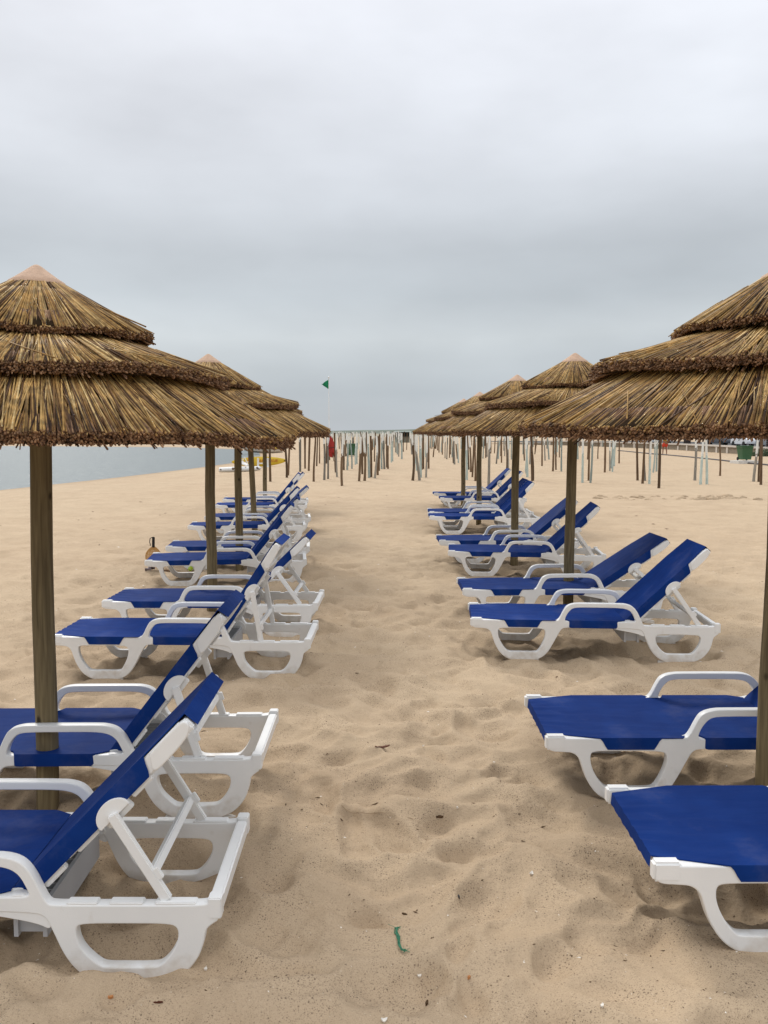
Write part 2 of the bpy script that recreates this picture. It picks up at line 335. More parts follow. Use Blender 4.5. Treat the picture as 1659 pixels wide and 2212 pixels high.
# damp strip at the water's edge, from the stored height above the sea
at_ = n('ShaderNodeAttribute'); at_.attribute_name = 'wet'
c = mixc(mul(at_.outputs['Fac'], .8), c, (.26, .18, .115))
l(c, b.inputs['Base Color'])
h1 = nz(14, 5, .6); h2 = nz(180, 4, .7); h3 = nz(3.2, 5, .6)
ad = n('ShaderNodeMath'); ad.operation = 'MULTIPLY_ADD'; ad.inputs[1].default_value = .12; l(h2, ad.inputs[0]); l(mul(h1, .55), ad.inputs[2])
ad2 = n('ShaderNodeMath'); ad2.operation = 'ADD'; l(ad.outputs[0], ad2.inputs[0]); l(mul(h3, 2.2), ad2.inputs[1])
bp = n('ShaderNodeBump'); bp.inputs['Strength'].default_value = .7; bp.inputs['Distance'].default_value = .02; l(ad2.outputs[0], bp.inputs['Height']); l(bp.outputs[0], b.inputs['Normal'])
M['sand'] = m

# sea
m = bpy.data.materials.new('sea_water'); m.use_nodes = True; t = m.node_tree; b = t.nodes['Principled BSDF']; n = t.nodes.new; l = t.links.new
b.inputs['Base Color'].default_value = (.085, .11, .112, 1); b.inputs['Roughness'].default_value = .3; b.inputs['Specular IOR Level'].default_value = .16
tcn = n('ShaderNodeTexCoord'); mp = n('ShaderNodeMapping'); mp.inputs['Scale'].default_value = (.7, 1.6, 1); l(tcn.outputs['Object'], mp.inputs[0])
no = n('ShaderNodeTexNoise'); no.inputs['Scale'].default_value = 1.6; no.inputs['Detail'].default_value = 6; l(mp.outputs[0], no.inputs['Vector'])
bp = n('ShaderNodeBump'); bp.inputs['Strength'].default_value = .8; bp.inputs['Distance'].default_value = .12; l(no.outputs['Fac'], bp.inputs['Height']); l(bp.outputs[0], b.inputs['Normal'])
M['sea'] = m
M['dune'] = None

# ------------------------------------------------------------------ terrain height
SEA = -.35
SHORE = np.array([(-75, -200), (-38, -30), (-24, 10), (-17.3, 24), (-14.1, 32.6), (-12.5, 41.5), (-11.1, 52), (-10.3, 61), (-10.2, 70), (-11.0, 79), (-13.0, 92), (-18, 108), (-28, 121), (-50, 130), (-120, 136), (-500, 140)], float)
def shore_dist(x, y):
    """signed distance inland of the shoreline (negative in the water)"""
    best = np.full(x.shape, 1e9); sgn = np.ones(x.shape)
    for (ax, ay), (bx, by) in zip(SHORE[:-1], SHORE[1:]):
        dx, dy = bx - ax, by - ay; tt = np.clip(((x - ax) * dx + (y - ay) * dy) / (dx * dx + dy * dy), 0, 1)
        d_ = np.hypot(x - ax - tt * dx, y - ay - tt * dy); cr_ = dx * (y - ay) - dy * (x - ax)
        k = d_ < best; best = np.where(k, d_, best); sgn = np.where(k, np.where(cr_ < 0, 1, -1), sgn)
    return best * sgn
def sstep(a, b_, x):
    u = np.clip((x - a) / (b_ - a), 0, 1); return u * u * (3 - 2 * u)
def base_h(x, y):
    x = np.asarray(x, float); y = np.asarray(y, float)
    s = shore_dist(x, y)
    h = np.minimum(0, SEA + .045 * s)
    h = np.maximum(h, -3)
    h = h - .07 * sstep(-.9, -2.2, x) * (h > -.3) * sstep(30, 14, y)
    # low rise towards the promenade on the right
    return h
def pixz(px, py, z):
    c_, s_ = math.cos(PITCH), math.sin(PITCH); a, b_ = (px - CX) / F, -(py - CY) / F
    v = Vector((a, c_ + b_ * s_, -s_ + b_ * c_)); t_ = (z - CAMZ) / v.z; return Vector((v.x * t_, v.y * t_, z))
def pix(px, py, dz=0.0):
    """point on the (smooth) beach seen at photo position px,py, lifted dz above it"""
    a = math.atan((py - CY) / F) + PITCH       # below horizontal
    dirv = Vector(((px - CX) / F, 1, -(py - CY) / F)); c_, s_ = math.cos(PITCH), math.sin(PITCH)
    v = Vector((dirv.x, dirv.y * c_ + dirv.z * s_, -dirv.y * s_ + dirv.z * c_))
    z = 0.0
    for _ in range(12):
        t_ = (z + dz - CAMZ) / v.z; p = Vector((v.x * t_, v.y * t_)); z = .6 * float(base_h(p.x, p.y)) + .4 * z
    t_ = (z + dz - CAMZ) / v.z
    return Vector((v.x * t_, v.y * t_, z))
LEN, HW = 1.92, .34
L_SPOTS = [ # foot tip near side px, rear tip near side px (None = out of view), yaw, recline, label
    (None, (473, 1944), .5, 46, 'nearest left sun lounger, its white rear loop filling the lower left corner'),
    (None, (563, 1641), 0, 52, 'left sun lounger just behind the nearest one, back of the nearest left umbrella pole'),
    ((124, 1376), (653, 1385), None, 57, 'front lounger of the second left pair, whole side frame in view with steep backrest'),
    ((236, 1300), (671, 1308), None, 44, 'rear lounger of the second left pair, beside the second left umbrella pole'),
    ((321, 1214), (653, 1209), None, 51, 'left lounger with the tennis ball under its foot end, before the upright racket'),
    ((366, 1183), (660, 1181), None, 50, 'rear lounger of the third left pair, right behind the upright racket'),
    ((406, 1142), (655, 1132), None, 46, 'front lounger of the fourth left pair, seventh from the nearest'),
    ((444, 1121), (664, 1113), None, 40, 'rear lounger of the fourth left pair, eighth from the nearest'),
    ((467, 1092), (659, 1092), None, 50, 'front lounger of the farthest left pair, ninth from the nearest'),
    ((484, 1080), (662, 1079), None, 45, 'farthest sun lounger of the left row, tenth from the nearest'),
    ((1420, 1872), None, 0, 40, 'nearest right sun lounger, only its blue foot end in the lower right corner'),
    ((1185, 1595), None, 0, 42, 'second right sun lounger, its arm crossed by the near right umbrella pole'),
    ((1030, 1337), (1547, 1354), None, 44, 'front lounger of the second right pair, whole with tall raised backrest'),
    ((1003, 1275), None, .5, 33, 'rear lounger of the second right pair, backrest reclined lowest'),
    ((971, 1190), (1308, 1199), None, 44, 'front lounger of the third right pair, between the second and third right poles'),
    ((951, 1169), None, 1, 40, 'rear lounger of the third right pair, sixth from the nearest'),
    ((929, 1116), None, 0, 46, 'front lounger of the fourth right pair, seventh from the nearest'),
    ((929, 1106), None, 1, 44, 'rear lounger of the fourth right pair, eighth from the nearest'),
    ((952, 1076), None, 0, 44, 'front lounger of the farthest right pair, ninth from the nearest'),
    ((939, 1066), None, 1, 44, 'farthest sun lounger of the right row, tenth from the nearest')]
L_PLACE = []; HOLLOWS = []; FEET = []
for i, (ft, rt, yaw, th, lab) in enumerate(L_SPOTS):
    sink = {0: .050}.get(i, .004); oz_ = -sink
    for _ in range(4):
        pf = pixz(ft[0], ft[1], oz_ + .320) if ft else None; pr = pixz(rt[0], rt[1], oz_ + .30) if rt else None
        if yaw is None:
            dv = (pr - pf); ya = max(-R(6), min(R(6), math.atan2(dv.y, dv.x) * .6)); mid = (pf + pr) / 2; lx = LEN / 2
        else: ya = R(yaw); mid = pf or pr; lx = 0 if ft else LEN
        rot = Matrix.Rotation(ya, 3, 'Z'); og = mid - rot @ Vector((lx, -HW, 0)); c0 = rot @ Vector((.95, 0, 0)) + og
        oz_ = float(base_h(c0.x, c0.y)) - sink
    L_PLACE.append((og.x, og.y, oz_, ya, th, lab))
    for lx_ in (.40, 1.60):
        for ly_ in (-.32, .32): q_ = rot @ Vector((lx_, ly_, 0)) + og; FEET.append((q_.x, q_.y, L_PLACE[-1][2] + (.018 if i == 0 else .012)))
    for lx_, ly_, r_, d_ in ((.42, -.02, .20, .07), (.15, .1, .16, .04), (.95, .0, .30, .035), (1.6, .0, .18, .06), (.42, -.50, .15, -.022), (1.6, -.52, .15, -.02), (.45, .5, .15, -.015)):
        q_ = rot @ Vector((lx_ + random.uniform(-.05, .05), ly_, 0)) + og; HOLLOWS.append((q_.x, q_.y, r_, d_ * random.uniform(.7, 1.2)))
def _hash(i, j, k):
    v = np.sin(i * 127.1 + j * 311.7 + k * 74.7) * 43758.5453; return v - np.floor(v)
def vnoise(x, y, k=0):
    i = np.floor(x); j = np.floor(y); u = x - i; v = y - j; u = u * u * (3 - 2 * u); v = v * v * (3 - 2 * v)
    return (_hash(i, j, k) * (1 - u) + _hash(i + 1, j, k) * u) * (1 - v) + (_hash(i, j + 1, k) * (1 - u) + _hash(i + 1, j + 1, k) * u) * v
def fbm(x, y, o=3, k=0):
    s = 0; a = 1; tot = 0
    for q in range(o): s = s + a * vnoise(x * 2 ** q, y * 2 ** q, k + q); tot += a; a *= .5
    return s / tot - .5
def pits(x, y, c_, k):
    """trampled hollows: overlapping smooth bowls of random size and depth"""
    X = x / c_; Y = y / c_; i0 = np.floor(X); j0 = np.floor(Y); acc = np.zeros(x.shape); f1 = np.full(x.shape, 9.)
    for di in range(-1, 2):
        for dj in range(-1, 2):
            i = i0 + di; j = j0 + dj; px = i + _hash(i, j, k); py = j + _hash(i, j, k + 1)
            an = _hash(i, j, k + 4) * 3.14; dx = X - px; dy = Y - py
            ex = dx * np.cos(an) + dy * np.sin(an); ey = (-dx * np.sin(an) + dy * np.cos(an)) * 1.45
            d2 = ex * ex + ey * ey; dep = .35 + .65 * _hash(i, j, k + 2)
            acc = np.minimum(acc, -dep * np.maximum(0, 1 - d2 / .62) ** 1.3); f1 = np.minimum(f1, d2)
    return acc, np.sqrt(f1)
def height(x, y):
    x = np.asarray(x, float); y = np.asarray(y, float)
    h = base_h(x, y); s = shore_dist(x, y); r = np.hypot(x, y)
    A = sstep(70, 14, r) * sstep(1, 6, s)
    A = A * (1 - .55 * sstep(9, 20, y)) * (1 - .3 * sstep(2.2, 4.5, np.abs(x)))
    wx = x + .22 * fbm(x * 1.7, y * 1.7, 3, 11) * 2; wy = y + .22 * fbm(x * 1.7, y * 1.7, 3, 17) * 2
    p1, f1 = pits(wx, wy, .31, 1); p2, _ = pits(wx * 1.02 + 5, wy + 3, .17, 21); p3, _ = pits(wx + 9, wy + 1, .75, 41)
    h = h + A * (.078 * (p1 + .33) + .044 * (p2 + .3) + .035 * (p3 + .3) + .04 * fbm(x * .8, y * .8, 3, 5) + .016 * fbm(x * 9, y * 9, 3, 31))
    for hx, hy, hr, hd in HOLLOWS:
        d2 = ((x - hx) ** 2 + (y - hy) ** 2) / hr ** 2; k = d2 < 6
        if k.any(): h = h + np.where(k, -hd * np.exp(-d2), 0)
    for hx, hy, hz in FEET:
        d2 = ((x - hx) / .20) ** 2 + ((y - hy) / .09) ** 2; k = d2 < 8
        if k.any(): w_ = np.where(k, np.exp(-d2 ** 1.5), 0); h = h * (1 - w_) + w_ * (hz + .006 * fbm(x * 9, y * 9, 2, 7))
    h = h + .35 * fbm(x * .035, y * .035, 3, 61) * sstep(25, 90, r) * sstep(2, 25, s)
    return h
def pixg(px, py):
    """first point of the real, bumpy sand seen at that photo position"""
    a = pixz(px, py, .15); b_ = pixz(px, py, -.3); n_ = 240
    P_ = [a.lerp(b_, k / n_) for k in range(n_ + 1)]
    h = height(np.array([q_.x for q_ in P_]), np.array([q_.y for q_ in P_]))
    for q_, hh_ in zip(P_, h):
        if q_.z <= hh_: return q_
    return b_
def ground(x, y): return float(height(np.array([x]), np.array([y]))[0])

# one ground sheet: a fan of quads that gets coarser with distance
ang = np.concatenate([np.linspace(-180, -62, 40)[:-1], np.linspace(-62, 62, 640), np.linspace(62, 180, 40)[1:]]) * math.pi / 180
rr = [.35]
while rr[-1] < 4200:
    r_ = rr[-1]; rr.append(r_ + (max(.018, r_ * .0065) if r_ < 60 else r_ * (.012 if r_ < 160 else .05)))
rr = np.array(rr); oy = .6
AA, RR = np.meshgrid(ang, rr); X = RR * np.sin(AA); Y = RR * np.cos(AA) + oy
Z = height(X, Y)
nr, na = X.shape
vs = np.stack([X, Y, Z], -1).reshape(-1, 3); idx = np.arange(nr * na).reshape(nr, na)
q = np.stack([idx[:-1, :-1], idx[:-1, 1:], idx[1:, 1:], idx[1:, :-1]], -1).reshape(-1, 4)[:, ::-1]
def np_mesh(name, v, f, mats=None, smooth=False):
    me = bpy.data.meshes.new(name); k = f.shape[1]
    me.vertices.add(len(v)); me.vertices.foreach_set('co', v.astype(np.float32).ravel())
    me.loops.add(f.size); me.loops.foreach_set('vertex_index', f.astype(np.int32).ravel())
    me.polygons.add(len(f)); me.polygons.foreach_set('loop_start', np.arange(0, f.size, k, dtype=np.int32)); me.polygons.foreach_set('loop_total', np.full(len(f), k, np.int32))
    if mats is not None: me.polygons.foreach_set('material_index', mats.astype(np.int32))
    if smooth: me.polygons.foreach_set('use_smooth', np.ones(len(f), bool))
    me.update(calc_edges=True); return me
vs = np.vstack([vs, [[0, oy, 0]]]); cap_ = None
me = np_mesh('sand', vs, q, smooth=True)
wet = me.attributes.new('wet', 'FLOAT', 'POINT'); wv_ = sstep(.07, -.05, vs[:, 2] - SEA + .03 * fbm(vs[:, 0] * .6, vs[:, 1] * .6, 3, 3)); wet.data.foreach_set('value', wv_.astype(np.float32))
sand = link('sand', me, M['sand']); tag(sand, 'pale trampled beach sand with footprints and dark specks', 'sand', kind='structure')
# sea
poly = [(x_ + 3.0, y_) for x_, y_ in SHORE if y_ < 100] + [(x_, y_ + 3) for x_, y_ in SHORE if y_ >= 100] + [(-900, 150), (-900, -200)]
mb = MB(); mb.add([(x_, y_, SEA) for x_, y_ in poly], [tuple(range(len(poly)))])
bm = bmesh.new(); bm.from_mesh(mb.mesh('sea')); bmesh.ops.triangulate(bm, faces=bm.faces[:]); me = bpy.data.meshes.new('sea'); bm.to_mesh(me); bm.free()
for p in me.polygons:
    if p.normal.z < 0: p.flip()
tag(link('sea', me, M['sea']), 'calm grey-green water beside the beach', 'sea', kind='structure')

# far dunes
m = mat('dune_scrub', (.15, .17, .14), .9, .1, .3, .05, detail=6); M['dune'] = m
def dune(name, x0, x1, y0, hs, seed, label, mt):
    nn = 260; mbv = []; fs = []
    for i in range(nn + 1):
        x = x0 + (x1 - x0) * i / nn; u = i / nn
        hh = np.interp(u, [a for a, _ in hs], [b_ for _, b_ in hs]) + .45 * float(fbm(np.array([x * .05]), np.array([seed * 7.]), 4, seed)) + .25 * float(fbm(np.array([x * .3]), np.array([seed * 3.]), 3, seed + 9))
        for k, (dy, f_) in enumerate(((-40, -.2), (-15, .45), (0, .95), (12, 1), (60, .6), (150, -.2))): mbv.append((x, y0 + dy, hh * f_ if f_ > 0 else -1.0))
    for i in range(nn):
        for k in range(5): a = i * 6 + k; fs.append((a, a + 6, a + 7, a + 1))
    mb = MB(); mb.add(mbv, fs); o = mb.build(name, mt, smooth=True); tag(o, label, 'dunes', kind='structure')
dune('dune_ridge', -300, 420, 620, [(0, 2.0), (.33, 2.1), (.38, 2.4), (.42, 3.0), (.46, 3.8), (.7, 4.5), (1, 5)], 2, 'low grey-green scrub dunes along the horizon', M['dune'])
dune('sandy_rise', -200, 300, 330, [(0, .6), (.3, .9), (.45, 1.2), (.6, 1.5), (1, 1.7)], 5, 'low pale sandy rise far up the beach', mat('sandy_rise', (.30, .27, .20), .9, .1, .2, .3))

# ------------------------------------------------------------------ thatched umbrella
def reeds(specs, rng):
    """specs: list of (n, r0, z0, r1, z1, dthick, rad, jitter_angle, jitter_len, mat). Builds square reeds running down the slope."""
    V = []; Fq = []; Mi = []; base = 0
    for (n_, r0, z0, r1, z1, lo, hi, rad, ja, jl, ms, me_, skew) in specs:
        ph = rng.random(n_) * 2 * np.pi; off = lo + (hi - lo) * rng.random(n_); e = 1 + jl * rng.normal(size=n_)
        L_ = math.hypot(r1 - r0, z1 - z0); ux, uz = (r1 - r0) / L_, (z1 - z0) / L_; nx, nz_ = -uz, ux
        rs = r0 + nx * off; zs = z0 + nz_ * off
        ln = L_ * e; re = rs + ux * ln; ze = zs + uz * ln
        # slow waviness of the rim, common to neighbours
        wob = .008 * np.sin(ph * 3 + r1 * 5) + .006 * np.sin(ph * 7 + 2); ze = ze + wob; re = re + wob * .8
        pe = ph + ja * rng.normal(size=n_)
        A_ = np.stack([rs * np.cos(ph), rs * np.sin(ph), zs], -1); B_ = np.stack([re * np.cos(pe), re * np.sin(pe), ze + skew * rng.normal(size=n_)], -1)
        T = B_ - A_; T /= np.linalg.norm(T, axis=1)[:, None]
        S = np.stack([-np.sin(ph), np.cos(ph), np.zeros(n_)], -1); S -= T * (S * T).sum(1)[:, None]; S /= np.linalg.norm(S, axis=1)[:, None]
        U = np.cross(T, S); rd = rad * (.7 + .6 * rng.random(n_)); ra = rng.random(n_) * np.pi / 2
        a = S * np.cos(ra)[:, None] + U * np.sin(ra)[:, None]; b_ = -S * np.sin(ra)[:, None] + U * np.cos(ra)[:, None]
        vv = []
        for P_, k in ((A_, .8), (B_, 1.)):
            for sa, sb in ((1, 0), (0, 1), (-1, 0), (0, -1)): vv.append(P_ + (a * sa + b_ * sb) * (rd * k)[:, None])
        vv = np.stack(vv, 1); V.append(vv.reshape(-1, 3))
        bi = base + np.arange(n_)[:, None] * 8
        for j in range(4):
            Fq.append(np.concatenate([bi + j, bi + (j + 1) % 4, bi + 4 + (j + 1) % 4, bi + 4 + j], 1)); Mi.append(np.full(n_, ms))
        Fq.append(np.concatenate([bi + 4, bi + 5, bi + 6, bi + 7], 1)); Mi.append(np.full(n_, me_))
        base += n_ * 8
    return np.vstack(V), np.vstack(Fq), np.concatenate(Mi)

TIERS = [  # r0, z0, r1, z1(top surface of rim), thickness at the rim
    (.09, 2.492, .505, 2.243, .030),
    (.42, 2.222, .87, 2.064, .043),
    (.72, 2.062, 1.19, 1.800, .052)]
def tier_mesh(i, seed):
    r0, z0, r1, z1, th = TIERS[i]; g = np.random.default_rng(seed); circ = 2 * math.pi * r1
    n_top = int(circ / .0070 * 2.6); n_stub = int(circ / .0072 * th / .0072 * 1.7)
    L_ = math.hypot(r1 - r0, z1 - z0); f = lambda u: (r0 + (r1 - r0) * u, z0 + (z1 - z0) * u)
    sm = f(1 - .14 / L_)
    spec = [(n_top, *f(0), *f(1), -.015, .002, .0039, .014, .010, 0, 1, .002),
            (n_top // 3, *f(.25), *f(1), -.008, .005, .0036, .028, .014, 0, 1, .004),
            (n_stub, *sm, *f(1), -th, -.003, .0043, .006, .035, 1, 1, .0015),
            (int(n_stub * .10), *sm, *f(1.0), -th - .004, -th * .7, .0034, .02, .11, 1, 1, .008),
            (60, *f(.5), *f(1), .002, .008, .003, .09, .05, 0, 1, .012)]
    v, fq, mi = reeds([(a[0], a[1], a[2], a[3], a[4], a[5], a[6], a[7], a[8], a[9], a[10], a[11], a[12]) for a in spec], g)
    # core shell under the reeds
    n = 64; prof = [(r0 * .6, z0 - .03 + .6 * .0), (r0, z0 - .012), (f(.97)[0], f(.97)[1] - .012), (f(.955)[0] - .0, f(.955)[1] - th), (max(.06, r0 * .9), z0 - th - .01)]
    cv = []; cf = []
    for r_, z_ in prof:
        for j in range(n): a = 2 * math.pi * j / n; cv.append((r_ * math.cos(a), r_ * math.sin(a), z_))
    for k in range(len(prof)):
        k2 = (k + 1) % len(prof)
        for j in range(n): cf.append((k * n + j, k * n + (j + 1) % n, k2 * n + (j + 1) % n, k2 * n + j))
    cf = np.array(cf)[:, ::-1] + len(v); v = np.vstack([v, np.array(cv)]); fq = np.vstack([fq, cf]); mi = np.concatenate([mi, np.full(len(cf), 2)])
    me = np_mesh('thatch_tier', v, fq, mi)
    for k in ('reed', 'reed_end', 'thatch_core'): me.materials.append(M[k])
    return me
def make_umbrella():
    root = empty('thatched_umbrella')
    k = 9; pts = [(0, 0, -.35)] + [(.004 * math.sin(i * 1.3), .004 * math.cos(i * 1.7), 2.42 * i / (k - 1)) for i in range(k)]
    MB().tube(pts, [.052] + [.052 - .005 * i / (k - 1) for i in range(k)], 20).build('pole', M['pole'], root, smooth=True)
    for i in range(3): link('thatch_tier', tier_mesh(i, 11 + i), [], root)
    MB().lathe([(.128, 2.463), (.131, 2.470), (.124, 2.482), (.10, 2.497), (.06, 2.525), (.024, 2.552), (.010, 2.560), (.002, 2.562)], 32).build('cap', M['cap'], root, smooth=True)
    mb = MB()
    for j in range(12):
        a = 2 * math.pi * j / 12; ca, sa = math.cos(a), math.sin(a)
        mb.tube([(.05 * ca, .05 * sa, 2.38), (1.08 * ca, 1.08 * sa, 1.80)], .012, 6)
    mb.build('rib_frame', M['pole'], root)
    return root
U_SPOTS = [  # photo x,y of the foot, lean, label
    (104, 1757, .75, 'nearest left thatched umbrella, largest on that side, its clay cap fully in view'),
    (459, 1328, .15, 'second thatched umbrella of the left row, pole rising behind the second pair of loungers'),
    (518, 1228, -.2, 'third thatched umbrella of the left row, pole just right of the second one'),
    (551, 1157, -2.3, 'fourth thatched umbrella of the left row, with the leaning pole'),
    (573, 1098, 0, 'farthest thatched umbrella of the left row'),
    (1652, 1757, .6, 'nearest right thatched umbrella, cut off by the right picture edge'),
    (1226, 1322, .5, 'second thatched umbrella of the right row with peaked clay cap against the sky'),
    (1110, 1217, .3, 'third thatched umbrella of the right row, its cap just left of the second one'),
    (1034, 1132, 0, 'fourth thatched umbrella of the right row, cap above the overlapping eaves'),
    (1000, 1098, 0, 'farthest thatched umbrella of the right row')]
proto_u = make_umbrella()
for i, (px, py, lean, lab) in enumerate(U_SPOTS):
    o = proto_u if i == 0 else copy_tree(proto_u)
    p = pix(px, py); zb = 0.0 if p.z > -.15 else p.z + .07
    o.location = (p.x, p.y, zb + {5: .014}.get(i, 0)); o.rotation_euler = (R(.6 * math.sin(i * 2.3)), R(lean), R(47 * i + 13))
    o.scale = (1, 1, 1)
    if i: o.rotation_euler = (Matrix.Rotation(R(lean), 4, 'Y') @ Matrix.Rotation(R(.4 * math.sin(i * 2.3)), 4, 'X') @ Matrix.Rotation(R(47 * i + 13), 4, 'Z')).to_euler()
    tag(o, lab, 'beach umbrella', 'thatched umbrellas over the loungers')

# ------------------------------------------------------------------ sun lounger
TH = .023
OUT = [(0, .32), (.02, .322), (.25, .32), (.50, .32), (.66, .32), (.685, .335), (.72, .41), (.745, .445), (.80, .462), (.86, .464), (1.14, .464), (1.20, .462), (1.25, .445), (1.285, .405), (1.315, .34), (1.335, .297), (1.36, .292),
       (1.55, .292), (1.75, .292), (1.87, .294), (1.885, .305), (1.915, .303), (1.92, .29), (1.918, .24), (1.895, .225), (1.872, .205), (1.866, .16), (1.845, .10), (1.80, .045), (1.74, .012), (1.66, -.004), (1.56, -.004), (1.49, .012), (1.425, .06), (1.385, .12), (1.36, .18), (1.33, .25),
       (1.29, .262), (1.15, .268), (1.0, .268), (.85, .268), (.73, .268), (.70, .255), (.67, .20), (.635, .13), (.59, .055), (.535, .014), (.46, -.004), (.35, -.004), (.28, .012), (.225, .055), (.185, .12), (.165, .18), (.15, .225), (.12, .25), (.07, .254), (.02, .256), (-.002, .27), (-.004, .30)]
HF = [(.22, .256), (.30, .258), (.45, .258), (.545, .256), (.575, .245), (.578, .20), (.56, .145), (.525, .080), (.50, .070), (.40, .070), (.30, .070), (.275, .080), (.235, .13), (.208, .19), (.205, .24)]
HR = [(1.45, .225), (1.60, .226), (1.74, .225), (1.775, .215), (1.78, .175), (1.755, .12), (1.72, .078), (1.69, .070), (1.60, .070), (1.53, .070), (1.505, .078), (1.455, .125), (1.435, .165), (1.43, .21)]
HA = [(.725, .32), (.735, .36), (.76, .40), (.79, .425), (.85, .43), (1.0, .43), (1.15, .43), (1.21, .42), (1.245, .395), (1.27, .345), (1.278, .322), (1.20, .319), (1.0, .319), (.85, .319), (.75, .318)]
def side_mesh(sgn):
    mb = MB()
    vs, fs = plate([chaikin(OUT, 2), chaikin(HF, 2)[::-1], chaikin(HR, 2)[::-1], chaikin(HA, 2)[::-1]], TH, .005, y=sgn * (HW - TH)); mb.add(vs, fs)
    yi = sgn * (HW - TH)
    for x0, x1 in ((.44, .53), (1.46, 1.53), (1.70, 1.80)): mb.box(x0, x1, yi - .018, yi + .018, -.09, .012, bev=.003)
    # outer bead along the loops and raised blocks on the rear rail
    for x0, x1 in ((1.40, 1.505), (1.545, 1.66), (1.70, 1.84)): mb.box(x0, x1, yi - .0205, yi + .0205, .285, .300, bev=.003)
    mb.box(1.880, 1.926, yi - .026, yi + .026, .245, .318, bev=.004)
    mb.box(-.012, .085, yi - .0255, yi + .0255, .264, .334, bev=.009)
    # inner stiffening lip
    yl = sgn * (HW - 2 * TH - .006); mb.box(.05, 1.30, yl - .008, yl + .008, .275, .312)
    # hinge gusset
    vs, fs = plate([chaikin([(1.10, .262), (1.16, .31), (1.23, .335), (1.30, .32), (1.345, .27), (1.33, .235), (1.25, .245)], 2)], .006, .002, y=sgn * (HW - 2 * TH - .005)); mb.add(vs, fs)
    vs, fs = plate([chaikin([(1.13, .275), (1.17, .31), (1.24, .33), (1.29, .315), (1.34, .26), (1.35, .20), (1.30, .225), (1.20, .245), (1.10, .262)], 2)], TH - .003, .002, y=yi); mb.add(vs, fs)
    return mb.mesh('side_frame', True)
def strap(u0, u1, w_, zt, drop, zones, nx=60, ny=14, wrinkle=0.0, end0=True, end1=False):
    """fabric sheet along x with a folded-over edge; zones: [(x0,x1)] where the valance hangs"""
    vs = []; fs = []; xs = [u0 + (u1 - u0) * i / nx for i in range(nx + 1)]
    for x in xs:
        hw = w_(x); dr = 0
        for a, b_ in zones:
            if a - .03 < x < b_ + .03: dr = max(dr, min(1, (x - a + .03) / .03 if x < a else 1, (b_ + .03 - x) / .03 if x > b_ else 1))
        row = []
        for j in range(ny + 1):
            v = -1 + 2 * j / ny; sag = -.012 * (1 - v * v) * min(1, (x - u0) / .2) * min(1, (u1 - x) / .15)
            wr = 0
            if wrinkle:
                fade = max(0, 1 - (x - u0) / .42); wr = wrinkle * fade * (math.sin(v * 17 + x * 6) * .6 + math.sin(v * 31 - x * 9 + 1) * .5) * (1 - abs(v) ** 6)
            row.append((x, v * hw, zt + sag + wr))
        dv = drop * dr
        row = [(x, -hw - .002, zt - .004 - dv)] + [(x, -hw - .001, zt - .004)] + row + [(x, hw + .001, zt - .004), (x, hw + .002, zt - .004 - dv)]
        vs += row
    k = ny + 5
    for i in range(nx):
        for j in range(k - 1): a = i * k + j; fs.append((a, a + k, a + k + 1, a + 1))
    for flag, i, dx in ((end0, 0, -.004), (end1, nx, .004)):
        if flag:
            b_ = len(vs); top = [vs[i * k + j] for j in range(2, k - 2)]
            vs += [(x + dx, y, z - (.045 if dx < 0 else .062)) for x, y, z in top]
            for j in range(len(top) - 1): fs.append((i * k + 2 + j, i * k + 3 + j, b_ + j + 1, b_ + j) if dx < 0 else (i * k + 3 + j, i * k + 2 + j, b_ + j, b_ + j + 1))
    return vs, fs
def lerp(pts):
    xs = [a for a, _ in pts]; ys = [b_ for _, b_ in pts]; return lambda x: float(np.interp(x, xs, ys))
BL = .86
